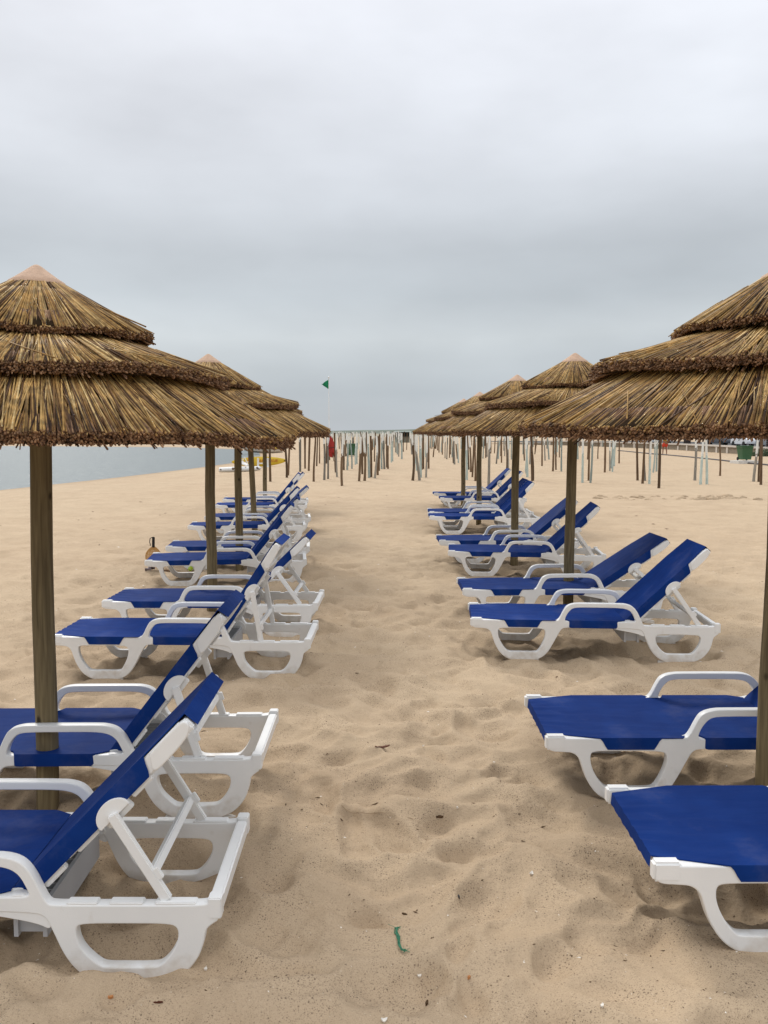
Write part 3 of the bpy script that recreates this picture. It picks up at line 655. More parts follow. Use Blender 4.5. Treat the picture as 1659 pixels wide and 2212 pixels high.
def make_lounger():
    root = empty('sun_lounger')
    link('side_frame', side_mesh(-1), M['plastic_dusty'], root); link('side_frame', side_mesh(1), M['plastic_dusty'], root)
    for x0, x1, z0, z1, hw in ((.02, .07, .265, .31, .30), (.52, .58, .258, .30, .292), (1.13, 1.18, .255, .295, .292)):
        MB().box(x0, x1, -hw, hw, z0, z1, bev=.004).build('crossbar', M['plastic'], root)
    mb = MB().box(1.880, 1.924, -.289, .289, .25, .306, bev=.006); mb.build('rear_bar', M['plastic'], root)
    mb = MB().box(1.20, 1.215, -.29, .29, .15, .27).box(1.30, 1.315, -.29, .29, .15, .27)
    for j in range(13): y = -.27 + .045 * j; mb.box(1.215, 1.30, y - .004, y + .004, .16, .262)
    mb.build('ribbed_brace', M['plastic_under'], root)
    wf = lerp([(0, .268), (.25, .342), (.66, .342), (.672, .293), (.745, .293), (.757, .342), (1.13, .342), (1.22, .288)])
    vs, fs = strap(0, 1.20, wf, .326, .055, [(.285, .515), (.765, 1.13)], 96, 30, .0045)
    MB().add(vs, fs).build('seat_fabric', M['blue'], root, smooth=True)
    # backrest, local u = x along the back, hinge at origin
    H = (1.205, 0, .292)
    mb = MB(); bw = .272
    for s in (-1, 1):
        mb.box(0, BL - .02, s * bw - .018, s * bw + .018, -.038, .018, bev=.004)
        # exposed corner cap, wide plate at the head end
        vs, fs = plate([chaikin([(.655, -.042), (.69, .006), (.70, .014), (.74, .017), (BL - .02, .016), (BL + .004, .010), (BL + .006, -.012), (BL - .02, -.034), (.80, -.042), (.72, -.046)], 2)], .020, .005, y=s * (bw + .004)); mb.add(vs, fs)
    for s in (-1, 1):
        for u0, u1, zl in ((.10, .20, -.060), (.27, .37, -.054), (.405, .52, -.074), (.545, .64, -.056)): mb.box(u0, u1, s * bw - .014, s * bw + .014, zl, -.036, bev=.004)
    for x0 in (.03, .22, .44, .63): mb.box(x0, x0 + .045, -bw, bw, -.045, .0, bev=.004)
    mb.box(BL - .045, BL + .006, -bw - .01, bw + .01, -.035, .012, bev=.006)
    for j in range(9): y = -.2 + .05 * j; mb.box(.075, .22, y - .003, y + .003, -.04, .0)
    bf = mb.build('backrest_frame', M['plastic'], root, loc=H, rot=(0, -R(46), 0))
    for s in (-1, 1):
        c_ = [(.46 + .070 * math.cos(a), -.046 + .052 * max(-.12, math.sin(a))) for a in [2 * math.pi * q_ / 36 for q_ in range(36)]]
        vs, fs = plate([c_], .005, .002, y=s * (bw + .0285)); md = MB().add(vs, fs)
        vs, fs = plate([[(.46 + .010 * math.cos(a), -.055 + .010 * math.sin(a)) for a in [2 * math.pi * q_ / 12 for q_ in range(12)]]], .004, .001, y=s * (bw + .034)); md.add(vs, fs)
        md.build('hinge_disc', M['plastic'], bf, smooth=False)
    wb = lerp([(0, .283), (.05, .294), (.66, .294), (.69, .286), (.86, .262)])
    vs, fs = strap(.0, BL + .010, wb, .026, .062, [(.03, .645)], 72, 20, .0, False, True)
    MB().add(vs, fs).build('backrest_fabric', M['blue'], bf, smooth=True)
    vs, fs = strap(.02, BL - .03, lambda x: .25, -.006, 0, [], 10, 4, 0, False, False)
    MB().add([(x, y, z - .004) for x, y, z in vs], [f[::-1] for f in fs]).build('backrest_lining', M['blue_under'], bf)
    sm_ = MB().box(-.018, .018, -.012, .012, -.385, .015, bev=.004).box(.012, .034, -.009, .009, -.30, -.25, bev=.003).mesh('strut', False)
    for s in (-1, 1): link('strut', sm_, M['plastic'], root, loc=(1.6, s * .312, .6))
    MB().box(-.014, .014, -.302, .302, -.016, .016, bev=.004).build('strut_bar', M['plastic'], root, loc=(1.6, 0, .4))
    return root
def recline(root, th):
    H = Vector((1.205, 0, .292)); c_, s_ = math.cos(th), math.sin(th)
    P_ = H + Vector((.46 * c_ + .05 * s_, 0, .46 * s_ - .05 * c_)); dz = P_.z - .298; Lx = .34
    dx = math.sqrt(max(.0, Lx * Lx - dz * dz)) if dz < Lx else .0
    dx = max(.06, min(dx, 1.84 - P_.x)); Ls = math.hypot(dx, dz); a = math.atan2(dx, dz)
    for ch in root.children:
        nm = ch.name.split('.')[0]
        if nm == 'backrest_frame': ch.rotation_euler = (0, -th, 0)
        elif nm == 'strut':
            ch.location = (P_.x, ch.location.y, P_.z); ch.rotation_euler = (0, -a, 0); ch.scale = (1, 1, Ls / .385)
        elif nm == 'strut_bar':
            k = .70; ch.location = (P_.x + dx * k, 0, P_.z - dz * k); ch.rotation_euler = (0, -a, 0)
proto_l = make_lounger()
for i, (ox, oy_, oz, ya, th, lab) in enumerate(L_PLACE):
    o = proto_l if i == 0 else copy_tree(proto_l)
    o.location = (ox, oy_, oz); o.rotation_euler = (R(.5 * math.sin(i * 1.9)), R(.35 * math.cos(i * 2.7)), ya)
    recline(o, R(th))
    tag(o, lab, 'sun lounger', 'white and blue sun loungers in two rows')

# ------------------------------------------------------------------ bare posts
def post_mesh(seed, h, r_):
    rd = random.Random(seed); k = 8; bx, by, p1 = rd.uniform(-.05, .05), rd.uniform(-.05, .05), rd.uniform(0, 6)
    pts = [(0, 0, -.3)] + [(bx * math.sin(z * 2.2 + p1) - bx * math.sin(p1), by * math.sin(z * 1.7 + p1) - by * math.sin(p1), z) for z in [h * i / (k - 1) for i in range(k)]]
    rad = [r_] + [r_ * (1.05 - .25 * i / (k - 1)) * rd.uniform(.92, 1.08) for i in range(k)]
    return MB().tube(pts, rad, 8).mesh('beach_post', True)
PM = {}
for c_ in ('post_brown', 'post_brown_top', 'post_grey', 'post_green'):
    PM[c_] = []
    for s in range(5):
        me = post_mesh(hash_ := (len(PM) * 10 + s), 1.60 + .04 * s, .038 + .005 * (s % 3)); me.materials.append(M[c_]); PM[c_].append(me)
zA = [(27,675,'g'),(93,638,'b'),(141,667,'b'),(207,810,'b'),(247,605,'b'),(284,570,'b'),(347,790,'g'),(397,775,'g'),(375,570,'b'),(418,525,'b'),(497,688,'b'),(515,752,'g'),(580,863,'t'),(605,655,'t'),(650,655,'w'),(665,600,'w'),(712,640,'w'),(757,585,'w'),(777,575,'w'),(807,805,'t'),(850,710,'b'),(880,800,'t'),(900,475,'b'),(940,757,'w'),(968,752,'b'),(1015,765,'g'),(1053,722,'b'),(1070,665,'b'),(1106,643,'w'),(1142,643,'g'),(1175,620,'b'),(1190,640,'t'),(1233,555,'w'),(1250,540,'w'),(1290,420,'b'),(1332,415,'g'),(1375,415,'g'),(1392,418,'b'),(1435,395,'b'),(545,380,'b'),(575,485,'b'),(628,465,'b'),(1010,545,'b')]
zB = [(65,795,'t'),(80,505,'b'),(105,570,'w'),(118,660,'w'),(155,793,'g'),(170,755,'w'),(190,650,'b'),(205,640,'b'),(240,755,'g'),(258,550,'b'),(275,636,'b'),(235,485,'w'),(305,385,'b'),(320,380,'b'),(345,375,'w'),(360,380,'b'),(398,360,'g'),(412,428,'b'),(440,420,'w'),(456,452,'b'),(492,497,'g'),(515,512,'g'),(550,492,'b'),(565,450,'b'),(583,485,'w'),(602,563,'b'),(617,580,'g'),(668,562,'w'),(778,787,'w'),(805,648,'b'),(832,680,'t'),(853,748,'b'),(892,800,'b'),(885,450,'w'),(993,503,'w'),(1008,380,'b'),(1030,492,'b'),(1068,412,'g'),(1068,862,'g'),(1097,438,'b'),(1145,435,'b'),(1170,572,'g'),(1228,468,'b'),(1238,558,'b'),(1280,468,'g'),(1308,662,'b'),(1327,640,'g'),(1368,515,'w'),(1385,630,'w'),(1403,420,'b'),(1522,445,'w'),(1540,530,'b'),(1555,670,'w'),(1580,750,'w'),(1612,578,'g'),(1645,800,'b')]
zC = [(545,230,'w'),(576,262,'b'),(618,195,'b'),(632,170,'g'),(650,165,'w'),(668,220,'b'),(682,212,'b'),(698,155,'b'),(707,220,'w'),(804,272,'w'),(832,262,'b'),(841,273,'w'),(828,165,'b'),(875,162,'b'),(907,224,'b'),(930,218,'g'),(936,205,'w'),(942,222,'w'),(950,195,'w'),(973,183,'b'),(1058,262,'b'),(1081,277,'b'),(1092,263,'g'),(1112,277,'w'),(1113,230,'b'),(1130,225,'w'),(1145,220,'w'),(1156,297,'b'),(1322,262,'g'),(1348,280,'w'),(1377,280,'w'),(1438,240,'b'),(1592,267,'g'),(1615,268,'b'),(1626,282,'b')]
zD = [(362,525,'b'),(628,890,'t'),(942,805,'b'),(1215,740,'b'),(1237,700,'b'),(1435,640,'g'),(1517,590,'b'),(1577,627,'b')]
P_ALL = [(643.8 + x * .1634, 908.1 + y * .1634, k) for x, y, k in zA] + [(881 + x * .1634, 908.1 + y * .1634, k) for x, y, k in zB] + [(881 + x * .469, 914.9 + y * .469, k) for x, y, k in zC] + [(460.8 + x * .1307, 935.2 + y * .1307, k) for x, y, k in zD]
REG = [(0, 640, 'by the yellow rescue board'), (640, 735, 'left of the red parasol'), (735, 800, 'around the central green bin'), (800, 872, 'left of the bare aisle'), (872, 935, 'right of the bare aisle'), (935, 1010, 'behind the farthest right pole'), (1010, 1100, 'right of the fourth right pole'), (1100, 1235, 'left of the second right pole'), (1235, 1350, 'right of the second right pole'), (1350, 1470, 'near the lifeguard'), (1470, 1700, 'by the promenade wall')]
NAMEC = {'b': 'dark brown post', 't': 'white-topped brown post', 'g': 'weathered grey post', 'w': 'pale green post'}
ORD = ['first', 'second', 'third', 'fourth', 'fifth', 'sixth', 'seventh', 'eighth', 'ninth', 'tenth', 'eleventh', 'twelfth', 'thirteenth', 'fourteenth', 'fifteenth']
KM = {'b': 'post_brown', 't': 'post_brown_top', 'g': 'post_grey', 'w': 'post_green'}
def region(px):
    for k, (a, b_, nme) in enumerate(REG):
        if a <= px < b_: return k
    return len(REG) - 1
buckets = {}
for px, py, k in P_ALL: buckets.setdefault((region(px), k, py > 1000), []).append((px, py))
for (rg, k, near), lst in buckets.items():
    lst.sort()
    for j, (px, py) in enumerate(lst):
        if px > 1430 and k == 'x': continue
        p = pix(px, py); me = random.choice(PM[KM[k]])
        o = link('beach_post', me, None, loc=(p.x, p.y, ground(p.x, p.y)), rot=(R(random.gauss(0, 1.1)), R(random.gauss(0, 1.3)), random.uniform(0, 6.28)))
        o.scale = (1, 1, random.uniform(.96, 1.04)) if p.y > 24 else (1, 1, 1)
        dist = 'front' if near else 'rear'
        lab = f'{dist} {NAMEC[k]} {REG[rg][2]}' if len(lst) == 1 else f'{ORD[j]} from left of the {dist} {NAMEC[k]}s {REG[rg][2]}'
        tag(o, lab, 'post', 'bare posts standing in the sand')
# farther posts, a thinning field up the beach
nf = 0
for row in range(12):
    yy = 58 + row * 6.2
    for colm in range(-14, 34):
        xx = colm * 1.25 + random.gauss(0, .25)
        px = CX + xx / yy * F
        if px < 700 or px > 1300 or 868 < px < 884 or random.random() < (.06 if px < 868 else .52) or nf > 150: continue
        if row > 8 and 850 < px < 890: continue
        k = random.choice('btggwwwt'); y_ = yy + random.gauss(0, 1.2)
        o = link('beach_post', random.choice(PM[KM[k]]), None, loc=(xx, y_, ground(xx, y_)), rot=(R(random.gauss(0, 1)), R(random.gauss(0, 1.2)), random.uniform(0, 6)))
        o.scale = (1.25, 1.25, random.uniform(.98, 1.06)); nf += 1
        side = 'left' if px < 875 else 'right'
        tag(o, f'tiny far {NAMEC[k]} {REG[region(px)][2]}', 'post', f'far {NAMEC[k]}s {REG[region(px)][2]}')

# ------------------------------------------------------------------ distant things
def bin_(name, px, py, w_, h_, lab, slab):
    p = pix(px, py); z = ground(p.x, p.y); r = empty(name, (p.x, p.y, z + (.17 if slab else 0)), R(8)); tag(r, lab, 'bin', 'green wheeled bins on the beach')
    mb = MB(); a, b_ = w_ / 2, w_ / 2 * .78
    prof = [(b_ * .95, 0.06), (a * .93, h_ - .12), (a, h_ - .11), (a, h_ - .05), (a * .9, h_ - .05)]
    vs = []; fs = []
    for x, zz_ in prof: vs += [(-x, -x * .9, zz_), (x, -x * .9, zz_), (x, x * .9, zz_), (-x, x * .9, zz_)]
    for i in range(len(prof) - 1):
        for j in range(4): fs.append((i * 4 + j, i * 4 + (j + 1) % 4, i * 4 + 4 + (j + 1) % 4, i * 4 + 4 + j))
    fs += [(3, 2, 1, 0), tuple(range(len(vs) - 4, len(vs)))]
    mb.add(vs, fs); mb.build('body', M['green_bin'], r)
    MB().box(-a * 1.02, a * 1.02, -a * .95, a * .98, h_ - .045, h_, bev=.015).build('lid', M['green_bin'], r)
    for s in (-1, 1): MB().lathe([(.085, -.02), (.1, -.015), (.1, .015), (.085, .02)], 16, M=Matrix.Translation((s * a * .78, a * .72, .1)) @ Matrix.Rotation(R(90), 4, 'Y')).build('wheel', M['tyre'], r)
    if slab:
        o = MB().box(-.62, .62, -.5, .5, -.25, .165, bev=.02).build('concrete_slab', M['bin_white'], None, loc=(p.x, p.y, z), rot=(0, 0, R(8)))
        tag(o, 'white concrete slab under the green bin at the right', 'slab')
    return r
bin_('wheeled_bin', 1608, 1001, .70, .84, 'green wheeled bin on the white slab before the promenade wall', True)
bin_('wheeled_bin', 758, 985, .66, .92, 'green wheeled bin standing among the posts near the flagpole', False)

# flagpole
p = pix(711, 984); z = ground(p.x, p.y); k = (CY - 817) / F; top = CAMZ + p.y * math.tan(math.atan(k) - PITCH)
r = empty('flagpole', (p.x, p.y, z)); tag(r, 'thin white flagpole flying a small green flag', 'flagpole')
hh = top - z
MB().tube([(0, 0, 0), (0, 0, hh * .5), (0, 0, hh)], [.035, .028, .018], 10).build('pole', M['pole_white'], r, smooth=True)
MB().lathe([(.01, hh - .02), (.06, hh + .02), (.07, hh + .07), (.05, hh + .12), (.01, hh + .14)], 14).build('ball_finial', M['white_paint'], r, smooth=True)
vs = []; fs = []; nn = 12
for i in range(nn + 1):
    u = i / nn
    for j in range(7):
        v = j / 6; zt = hh - .1 - .42 * u ** .8 + .08 * math.sin(u * 3); zb = hh - .78 - .05 * math.sin(u * 9) + .38 * max(0, u - .55) / .45
        vs.append((-.02 - .52 * u + .1 * v * math.sin(u * 3.14), .06 * math.sin(u * 8 + v * 2) * u, zt + (zb - zt) * v))
for i in range(nn):
    for j in range(6): a = i * 7 + j; fs.append((a, a + 7, a + 8, a + 1))
fl = MB().add(vs, fs).build('flag', M['flag'], r, smooth=True); sd = fl.modifiers.new('thick', 'SOLIDIFY'); sd.thickness = .006

# kiosk
p = pix(870, 957); z = ground(p.x, p.y); r = empty('beach_kiosk', (p.x, p.y, z), R(-4)); tag(r, 'small dark beach kiosk with grey counter at the end of the bare aisle', 'kiosk')
MB().box(-1.05, 1.05, -.8, -.72, 0, .85).box(-1.05, -.97, -.72, .8, 0, .85).box(.97, 1.05, -.72, .8, 0, .85).box(-1.12, 1.12, -.92, -.6, .85, .91).build('counter', M['kiosk_panel'], r)
MB().box(-1.0, 1.0, .7, .78, 0, 1.6).box(-.9, -.2, .2, .6, 0, 1.45).box(.15, .8, .25, .6, 0, 1.3).build('back_wall', M['kiosk_dark'], r)
for x in (-1.02, -.35, .35, 1.02): MB().box(x - .035, x + .035, -.79, -.72, .92, 1.62).build('corner_post', M['kiosk_dark'], r)
MB().add([(-1.3, -1.05, 1.62), (1.3, -1.05, 1.62), (1.3, 1.0, 1.62), (-1.3, 1.0, 1.62), (-1.3, -1.05, 1.70), (1.3, -1.05, 1.70), (1.3, 1.0, 1.78), (-1.3, 1.0, 1.78)], [(3, 2, 1, 0), (4, 5, 6, 7), (0, 1, 5, 4), (1, 2, 6, 5), (2, 3, 7, 6), (3, 0, 4, 7)]).build('roof', M['kiosk_roof'], r)

# red folded parasol
p = pix(721, 996); z = ground(p.x, p.y); r = empty('folded_parasol', (p.x, p.y, z)); tag(r, 'folded red beach parasol standing on its stick among the posts', 'parasol'); r.rotation_euler = (0, R(-7), 0)
MB().tube([(0, 0, -.2), (0, 0, 1.5)], .022, 8).build('stick', M['post_brown'].copy(), r)
vs = []; fs = []; nn = 28; prof = [(.03, 1.52), (.06, 1.42), (.10, 1.25), (.14, 1.05), (.19, .85), (.20, .7), (.21, .55), (.16, .42), (.05, .36)]
for i, (rr_, z_) in enumerate(prof):
    for j in range(nn):
        a = 2 * math.pi * j / nn; f_ = rr_ * (1 + .3 * math.sin(a * 4 + i * .15) * (.4 + .6 * i / 8)); dz = -.14 * math.sin(a * 2 + 1) * (i / 8) ** 2; vs.append((f_ * math.cos(a) * 1.15, f_ * math.sin(a) * .8, z_ + dz))
for i in range(len(prof) - 1):
    for j in range(nn): fs.append((i * nn + j, (i + 1) * nn + j, (i + 1) * nn + (j + 1) % nn, i * nn + (j + 1) % nn))
fs += [tuple(range(nn))]
MB().add(vs, fs).build('canopy', M['red'], r, smooth=True)
MB().tube([(.2 * math.cos(a) * 1.2, .2 * math.sin(a) * .95, .83) for a in [2 * math.pi * q_ / 20 for q_ in range(21)]], .018, 6, cap=False).build('tie_strap', M['dark'], r)

# yellow rescue board standing on its edge on a stand
def text_mesh(s, size, depth):
    cu = bpy.data.curves.new('t', 'FONT'); cu.body = s; cu.size = size; cu.extrude = depth; cu.align_x = 'CENTER'; cu.align_y = 'CENTER'; cu.resolution_u = 3
    o = bpy.data.objects.new('t', cu); col.objects.link(o); dg = bpy.context.evaluated_depsgraph_get(); me = bpy.data.meshes.new_from_object(o.evaluated_get(dg))
    bpy.data.objects.remove(o); bpy.data.curves.remove(cu); return me
p = pix(580, 1008); z = ground(p.x, p.y)
r = empty('rescue_board', (p.x, p.y, z + .02)); tag(r, 'long yellow rescue board with red lettering standing on its edge', 'rescue board'); r.rotation_euler = (0, R(-1.5), R(4))
vs = []; fs = []; nn = 40; Lb, Hb = 3.0, .54
for i in range(nn + 1):
    u = i / nn; x = -Lb / 2 + Lb * u - .5; hh_ = Hb / 2 * (math.sin(math.pi * min(1, u * 1.0)) ** .55 if 0 < u < 1 else .04); th_ = .06 * (math.sin(math.pi * u) ** .4 if 0 < u < 1 else .1); zc = Hb / 2 + .10 * (u - .5) ** 2
    for j in range(12):
        a = 2 * math.pi * j / 12; vs.append((x, th_ * math.cos(a), zc + hh_ * math.sin(a)))
for i in range(nn):
    for j in range(12): fs.append((i * 12 + j, i * 12 + (j + 1) % 12, i * 12 + 12 + (j + 1) % 12, i * 12 + 12 + j))
fs += [tuple(range(12)), tuple(nn * 12 + j for j in range(11, -1, -1))]
MB().add(vs, [f[::-1] for f in fs]).build('board', M['yellow'], r, smooth=True)
link('lettering', text_mesh('SEA  RESCUE', .19, .004), M['letter'], r, loc=(-.02, -.070, .30), rot=(R(90), 0, 0))
MB().box(.86, .97, -.045, -.005, .27, .32).build('nose_handle', M['dark'], r)
p = pix(571, 1009); r2 = empty('board_stand', (p.x, p.y - .25, ground(p.x, p.y))); tag(r2, 'white plastic stand with upright legs in front of the yellow rescue board', 'stand')
for x in (-.3, .22):
    MB().box(x - .05, x + .05, -.04, .03, 0, .50, bev=.01).box(x - .12, x + .12, -.16, .12, -.05, .03, bev=.01).build('leg', M['white_paint'], r2)
MB().box(-.245, .165, -.02, .015, .18, .25, bev=.008).build('crosspiece', M['white_paint'], r2)

# white scuffed float with tangled frame
M['float'] = mat('scuffed_white_float', (.68, .68, .66), .5, .4, .05)
t = M['float'].node_tree; b = t.nodes['Principled BSDF']; src = b.inputs['Base Color'].links[0].from_socket
no = t.nodes.new('ShaderNodeTexNoise'); no.inputs['Scale'].default_value = 5.5; no.inputs['Detail'].default_value = 2; tq = t.nodes.new('ShaderNodeTexCoord'); t.links.new(tq.outputs['Object'], no.inputs['Vector'])
mr = t.nodes.new('ShaderNodeMapRange'); mr.inputs[1].default_value = .60; mr.inputs[2].default_value = .62; t.links.new(no.outputs['Fac'], mr.inputs[0])
mq = t.nodes.new('ShaderNodeMix'); mq.data_type = 'RGBA'; mq.inputs[7].default_value = (.10, .06, .04, 1); t.links.new(mr.outputs[0], mq.inputs[0]); t.links.new(src, mq.inputs[6]); t.links.new(mq.outputs[2], b.inputs['Base Color'])
p = pix(515, 1019); z = ground(p.x, p.y); r = empty('pontoon_craft', (p.x, p.y, z), R(12)); tag(r, 'scuffed white pontoon craft with a tangle of pale frame bars beside the rescue board', 'pontoon')
for yy, nm in ((-.22, 0), (.42, 1)):
    MB().tube([(-.92 + .12 * nm, yy, .10), (-.88, yy, .10), (-.3, yy, .12), (.6, yy, .13), (1.0, yy, .17), (1.08, yy, .2)], [.06, .095, .105, .11, .08, .02], 14).build('float', M['float'], r, smooth=True)
mb = MB()
for a, b_ in (((-.2, -.22, .2), (.1, -.1, .42)), ((.1, -.1, .42), (.55, .1, .48)), ((.55, .1, .48), (.8, .3, .2)), ((.1, .4, .2), (.3, .1, .7)), ((.3, .1, .7), (.5, -.1, .25)), ((-.1, .42, .2), (.2, .2, .6)), ((.2, -.22, .2), (.7, .42, .22)), ((0, -.22, .2), (0, .42, .2))): mb.tube([a, b_], .016, 6)
mb.build('frame', M['white_paint'], r)
MB().add([(.05, -.15, .40), (.42, -.12, .26), (.5, .3, .3), (.12, .28, .5), (.02, -.12, .46), (.40, -.1, .32), (.48, .32, .36), (.10, .3, .56)], [(3, 2, 1, 0), (4, 5, 6, 7), (0, 1, 5, 4), (1, 2, 6, 5), (2, 3, 7, 6), (3, 0, 4, 7)]).build('seat_panel', M['canvas'], r)
MB().lathe([(.02, 0), (.05, .03), (.05, .28), (.02, .32)], 10, M=Matrix.Translation((.52, .1, .42))).build('red_cap', M['shorts'], r, smooth=True)

# boat up on the sand
p = pix(560, 980); z = ground(p.x, p.y); r = empty('beached_boat', (p.x, p.y, z + .07), R(-6)); tag(r, 'yellow-decked boat with cream hull and raised grey end on far sand', 'boat'); r.rotation_euler = (R(14), R(2.5), R(-8))
def hull(name, z0f, z1f, wf_, mt, x0, x1, nn=30):
    vs = []; fs = []
    for i in range(nn + 1):
        u = i / nn; x = x0 + (x1 - x0) * u; w0 = wf_(x); zb, zt = z0f(x), z1f(x)
        vs += [(x, -w0 * .45, zb), (x, -w0, zb + (zt - zb) * .55), (x, -w0 * .92, zt), (x, 0, zt + .06 * w0), (x, w0 * .92, zt), (x, w0, zb + (zt - zb) * .55), (x, w0 * .45, zb)]
    for i in range(nn):
        for j in range(7): fs.append((i * 7 + j, i * 7 + (j + 1) % 7, i * 7 + 7 + (j + 1) % 7, i * 7 + 7 + j))
    fs += [tuple(range(7)), tuple(nn * 7 + j for j in range(6, -1, -1))]
    MB().add(vs, [f[::-1] for f in fs]).build(name, mt, r, smooth=False)
ww = lambda x: .42 * max(.06, (1 - min(1, abs(x - .1) / 2.35) ** 2.6))
hull('hull', lambda x: .05 + .10 * (x / 2.3) ** 2 + (.22 * max(0, -x - .8)), lambda x: .50 + .10 * (x / 2.3) ** 2 - .04 * x + (.1 * max(0, -x - .8)), ww, M['hull_white'], -1.45, 2.35)
hull('deck', lambda x: .52 + .10 * (x / 2.3) ** 2 - .04 * x, lambda x: .52 + .10 * (x / 2.3) ** 2 - .04 * x + .24 * math.sqrt(max(0, 1 - ((x - .75) / 1.62) ** 2)), lambda x: ww(x) * .97, M['yellow_bright'], -.8, 2.34)
hull('bow', lambda x: .36 + .14 * (-x - 1.4), lambda x: .70 + .25 * (-x - 1.4) , lambda x: ww(x) * 1.02 + .05, M['grey_hull'], -2.3, -1.46)

# promenade wall with pillars and cap rail
WL = [(28.6, 44), (28.3, 58), (28.2, 66), (28.3, 76), (28.2, 85), (27.2, 92), (25.6, 99), (23.4, 106), (20, 116)]
r = empty('promenade_wall', (28, 70, 0)); tag(r, 'low promenade wall of stone panels with pale pillars and cap rail behind the beach', 'wall')
def wpt(s_):
    acc = 0
    for (ax, ay), (bx, by) in zip(WL[:-1], WL[1:]):
        l_ = math.hypot(bx - ax, by - ay)
        if s_ <= acc + l_: u = (s_ - acc) / l_; return Vector((ax + (bx - ax) * u, ay + (by - ay) * u, 0)), math.atan2(by - ay, bx - ax)
        acc += l_
    return Vector((*WL[-1], 0)), math.atan2(WL[-1][1] - WL[-2][1], WL[-1][0] - WL[-2][0])
tot = sum(math.hypot(b_[0] - a[0], b_[1] - a[1]) for a, b_ in zip(WL[:-1], WL[1:]))
pan = MB(); rail = MB(); step = 2.4; nP = int(tot / step)
for i in range(nP):
    a, an = wpt(i * step); b_, _ = wpt((i + 1) * step); c_ = (a + b_) / 2 - Vector((28, 70, 0)); an = math.atan2(b_.y - a.y, b_.x - a.x); Lw = (b_ - a).length
    T_ = Matrix.Translation(c_) @ Matrix.Rotation(an, 4, 'Z')
    pan.box(-Lw / 2, Lw / 2, -.06, .06, -.5, .52, M=T_); rail.box(-Lw / 2 + .002, Lw / 2 - .002, -.16, .16, .523, .66, M=T_)
    pl, an2 = wpt(i * step + .01); T2 = Matrix.Translation(pl - Vector((28, 70, 0))) @ Matrix.Rotation(an2, 4, 'Z')
    MB().box(-.17, .17, -.13, .13, -.5, .522, M=T2).build('pillar', M['wall_pale'], r)
pan.build('stone_panels', M['wall_stone'], r); rail.build('cap_rail', M['wall_pale'], r)
MB().add([(28.75, 40, .02), (45, 40, .02), (45, 140, .02), (12, 140, .02), (20.4, 116.5, .02), (23.7, 106.3, .02), (25.9, 99.2, .02), (27.5, 92.2, .02), (28.5, 85, .02), (28.6, 76, .02), (28.5, 66, .02)], [tuple(range(11))]).build('road', mat('asphalt', (.06, .06, .06), .9, .2, .15, 2)); tag(bpy.data.objects['road'], 'grey road behind the promenade wall', 'road', kind='structure')
bpy.data.objects['road'].location.z = .28

# hose / pipe lying on the sand
pts = [pix(*q_) for q_ in ((1335, 975), (1385, 979), (1437, 983.5), (1500, 990), (1560, 996), (1597, 1000), (1655, 1005), (1720, 1012))]
o = MB().tube([(q_.x, q_.y, ground(q_.x, q_.y) + .03) for q_ in pts], .05, 8).build('water_pipe', M['rubber_pipe'], smooth=True); tag(o, 'long dark pipe lying across the sand past the lifeguard to the right bin', 'pipe')

# parked cars
def car(x, y, rz, mt, lab, z=.30):
    r = empty('parked_car', (x, y, z), rz); tag(r, lab, 'car', 'cars parked behind the promenade wall')
    side = [(-2.05, .35), (-2.08, .62), (-1.95, .85), (-1.2, .95), (-.55, 1.38), (.75, 1.42), (1.35, 1.02), (1.95, .9), (2.08, .6), (2.05, .33)]
    vs, fs = plate([chaikin(side, 1)], .85, .05); MB().add(vs, fs).build('body', mt, r, smooth=True)
    vs, fs = plate([[(-1.05, .96), (-.52, 1.32), (.72, 1.35), (1.2, 1.02)]], .858, .004); MB().add(vs, fs).build('side_windows', M['glass'], r)
    MB().add([(1.39, -.7, 1.03), (1.39, .7, 1.03), (.84, .66, 1.41), (.84, -.66, 1.41)], [(0, 1, 2, 3)]).build('windscreen', M['glass'], r)
    for sx in (-1.3, 1.3):
        for sy in (-1, 1): MB().lathe([(.2, -.1), (.31, -.1), (.33, 0), (.31, .1), (.2, .1)], 18, M=Matrix.Translation((sx, sy * .80, .32)) @ Matrix.Rotation(R(90), 4, 'X')).build('wheel', M['tyre'], r)
car(31.5, 66, R(85), M['car_white'], 'white parked car directly behind the wall beside the right bin')
car(32.5, 73.5, R(92), M['car_grey'], 'light grey parked car behind the wall, second from the right')
car(32.8, 80, R(88), M['car_white'], 'white parked car behind the middle of the wall, under the eave')
car(33.3, 87, R(95), M['car_blue'], 'dark grey parked car behind the wall near the thick palm trunk')
car(30.2, 99, R(112), M['car_white'], 'white parked car behind the far end of the wall')

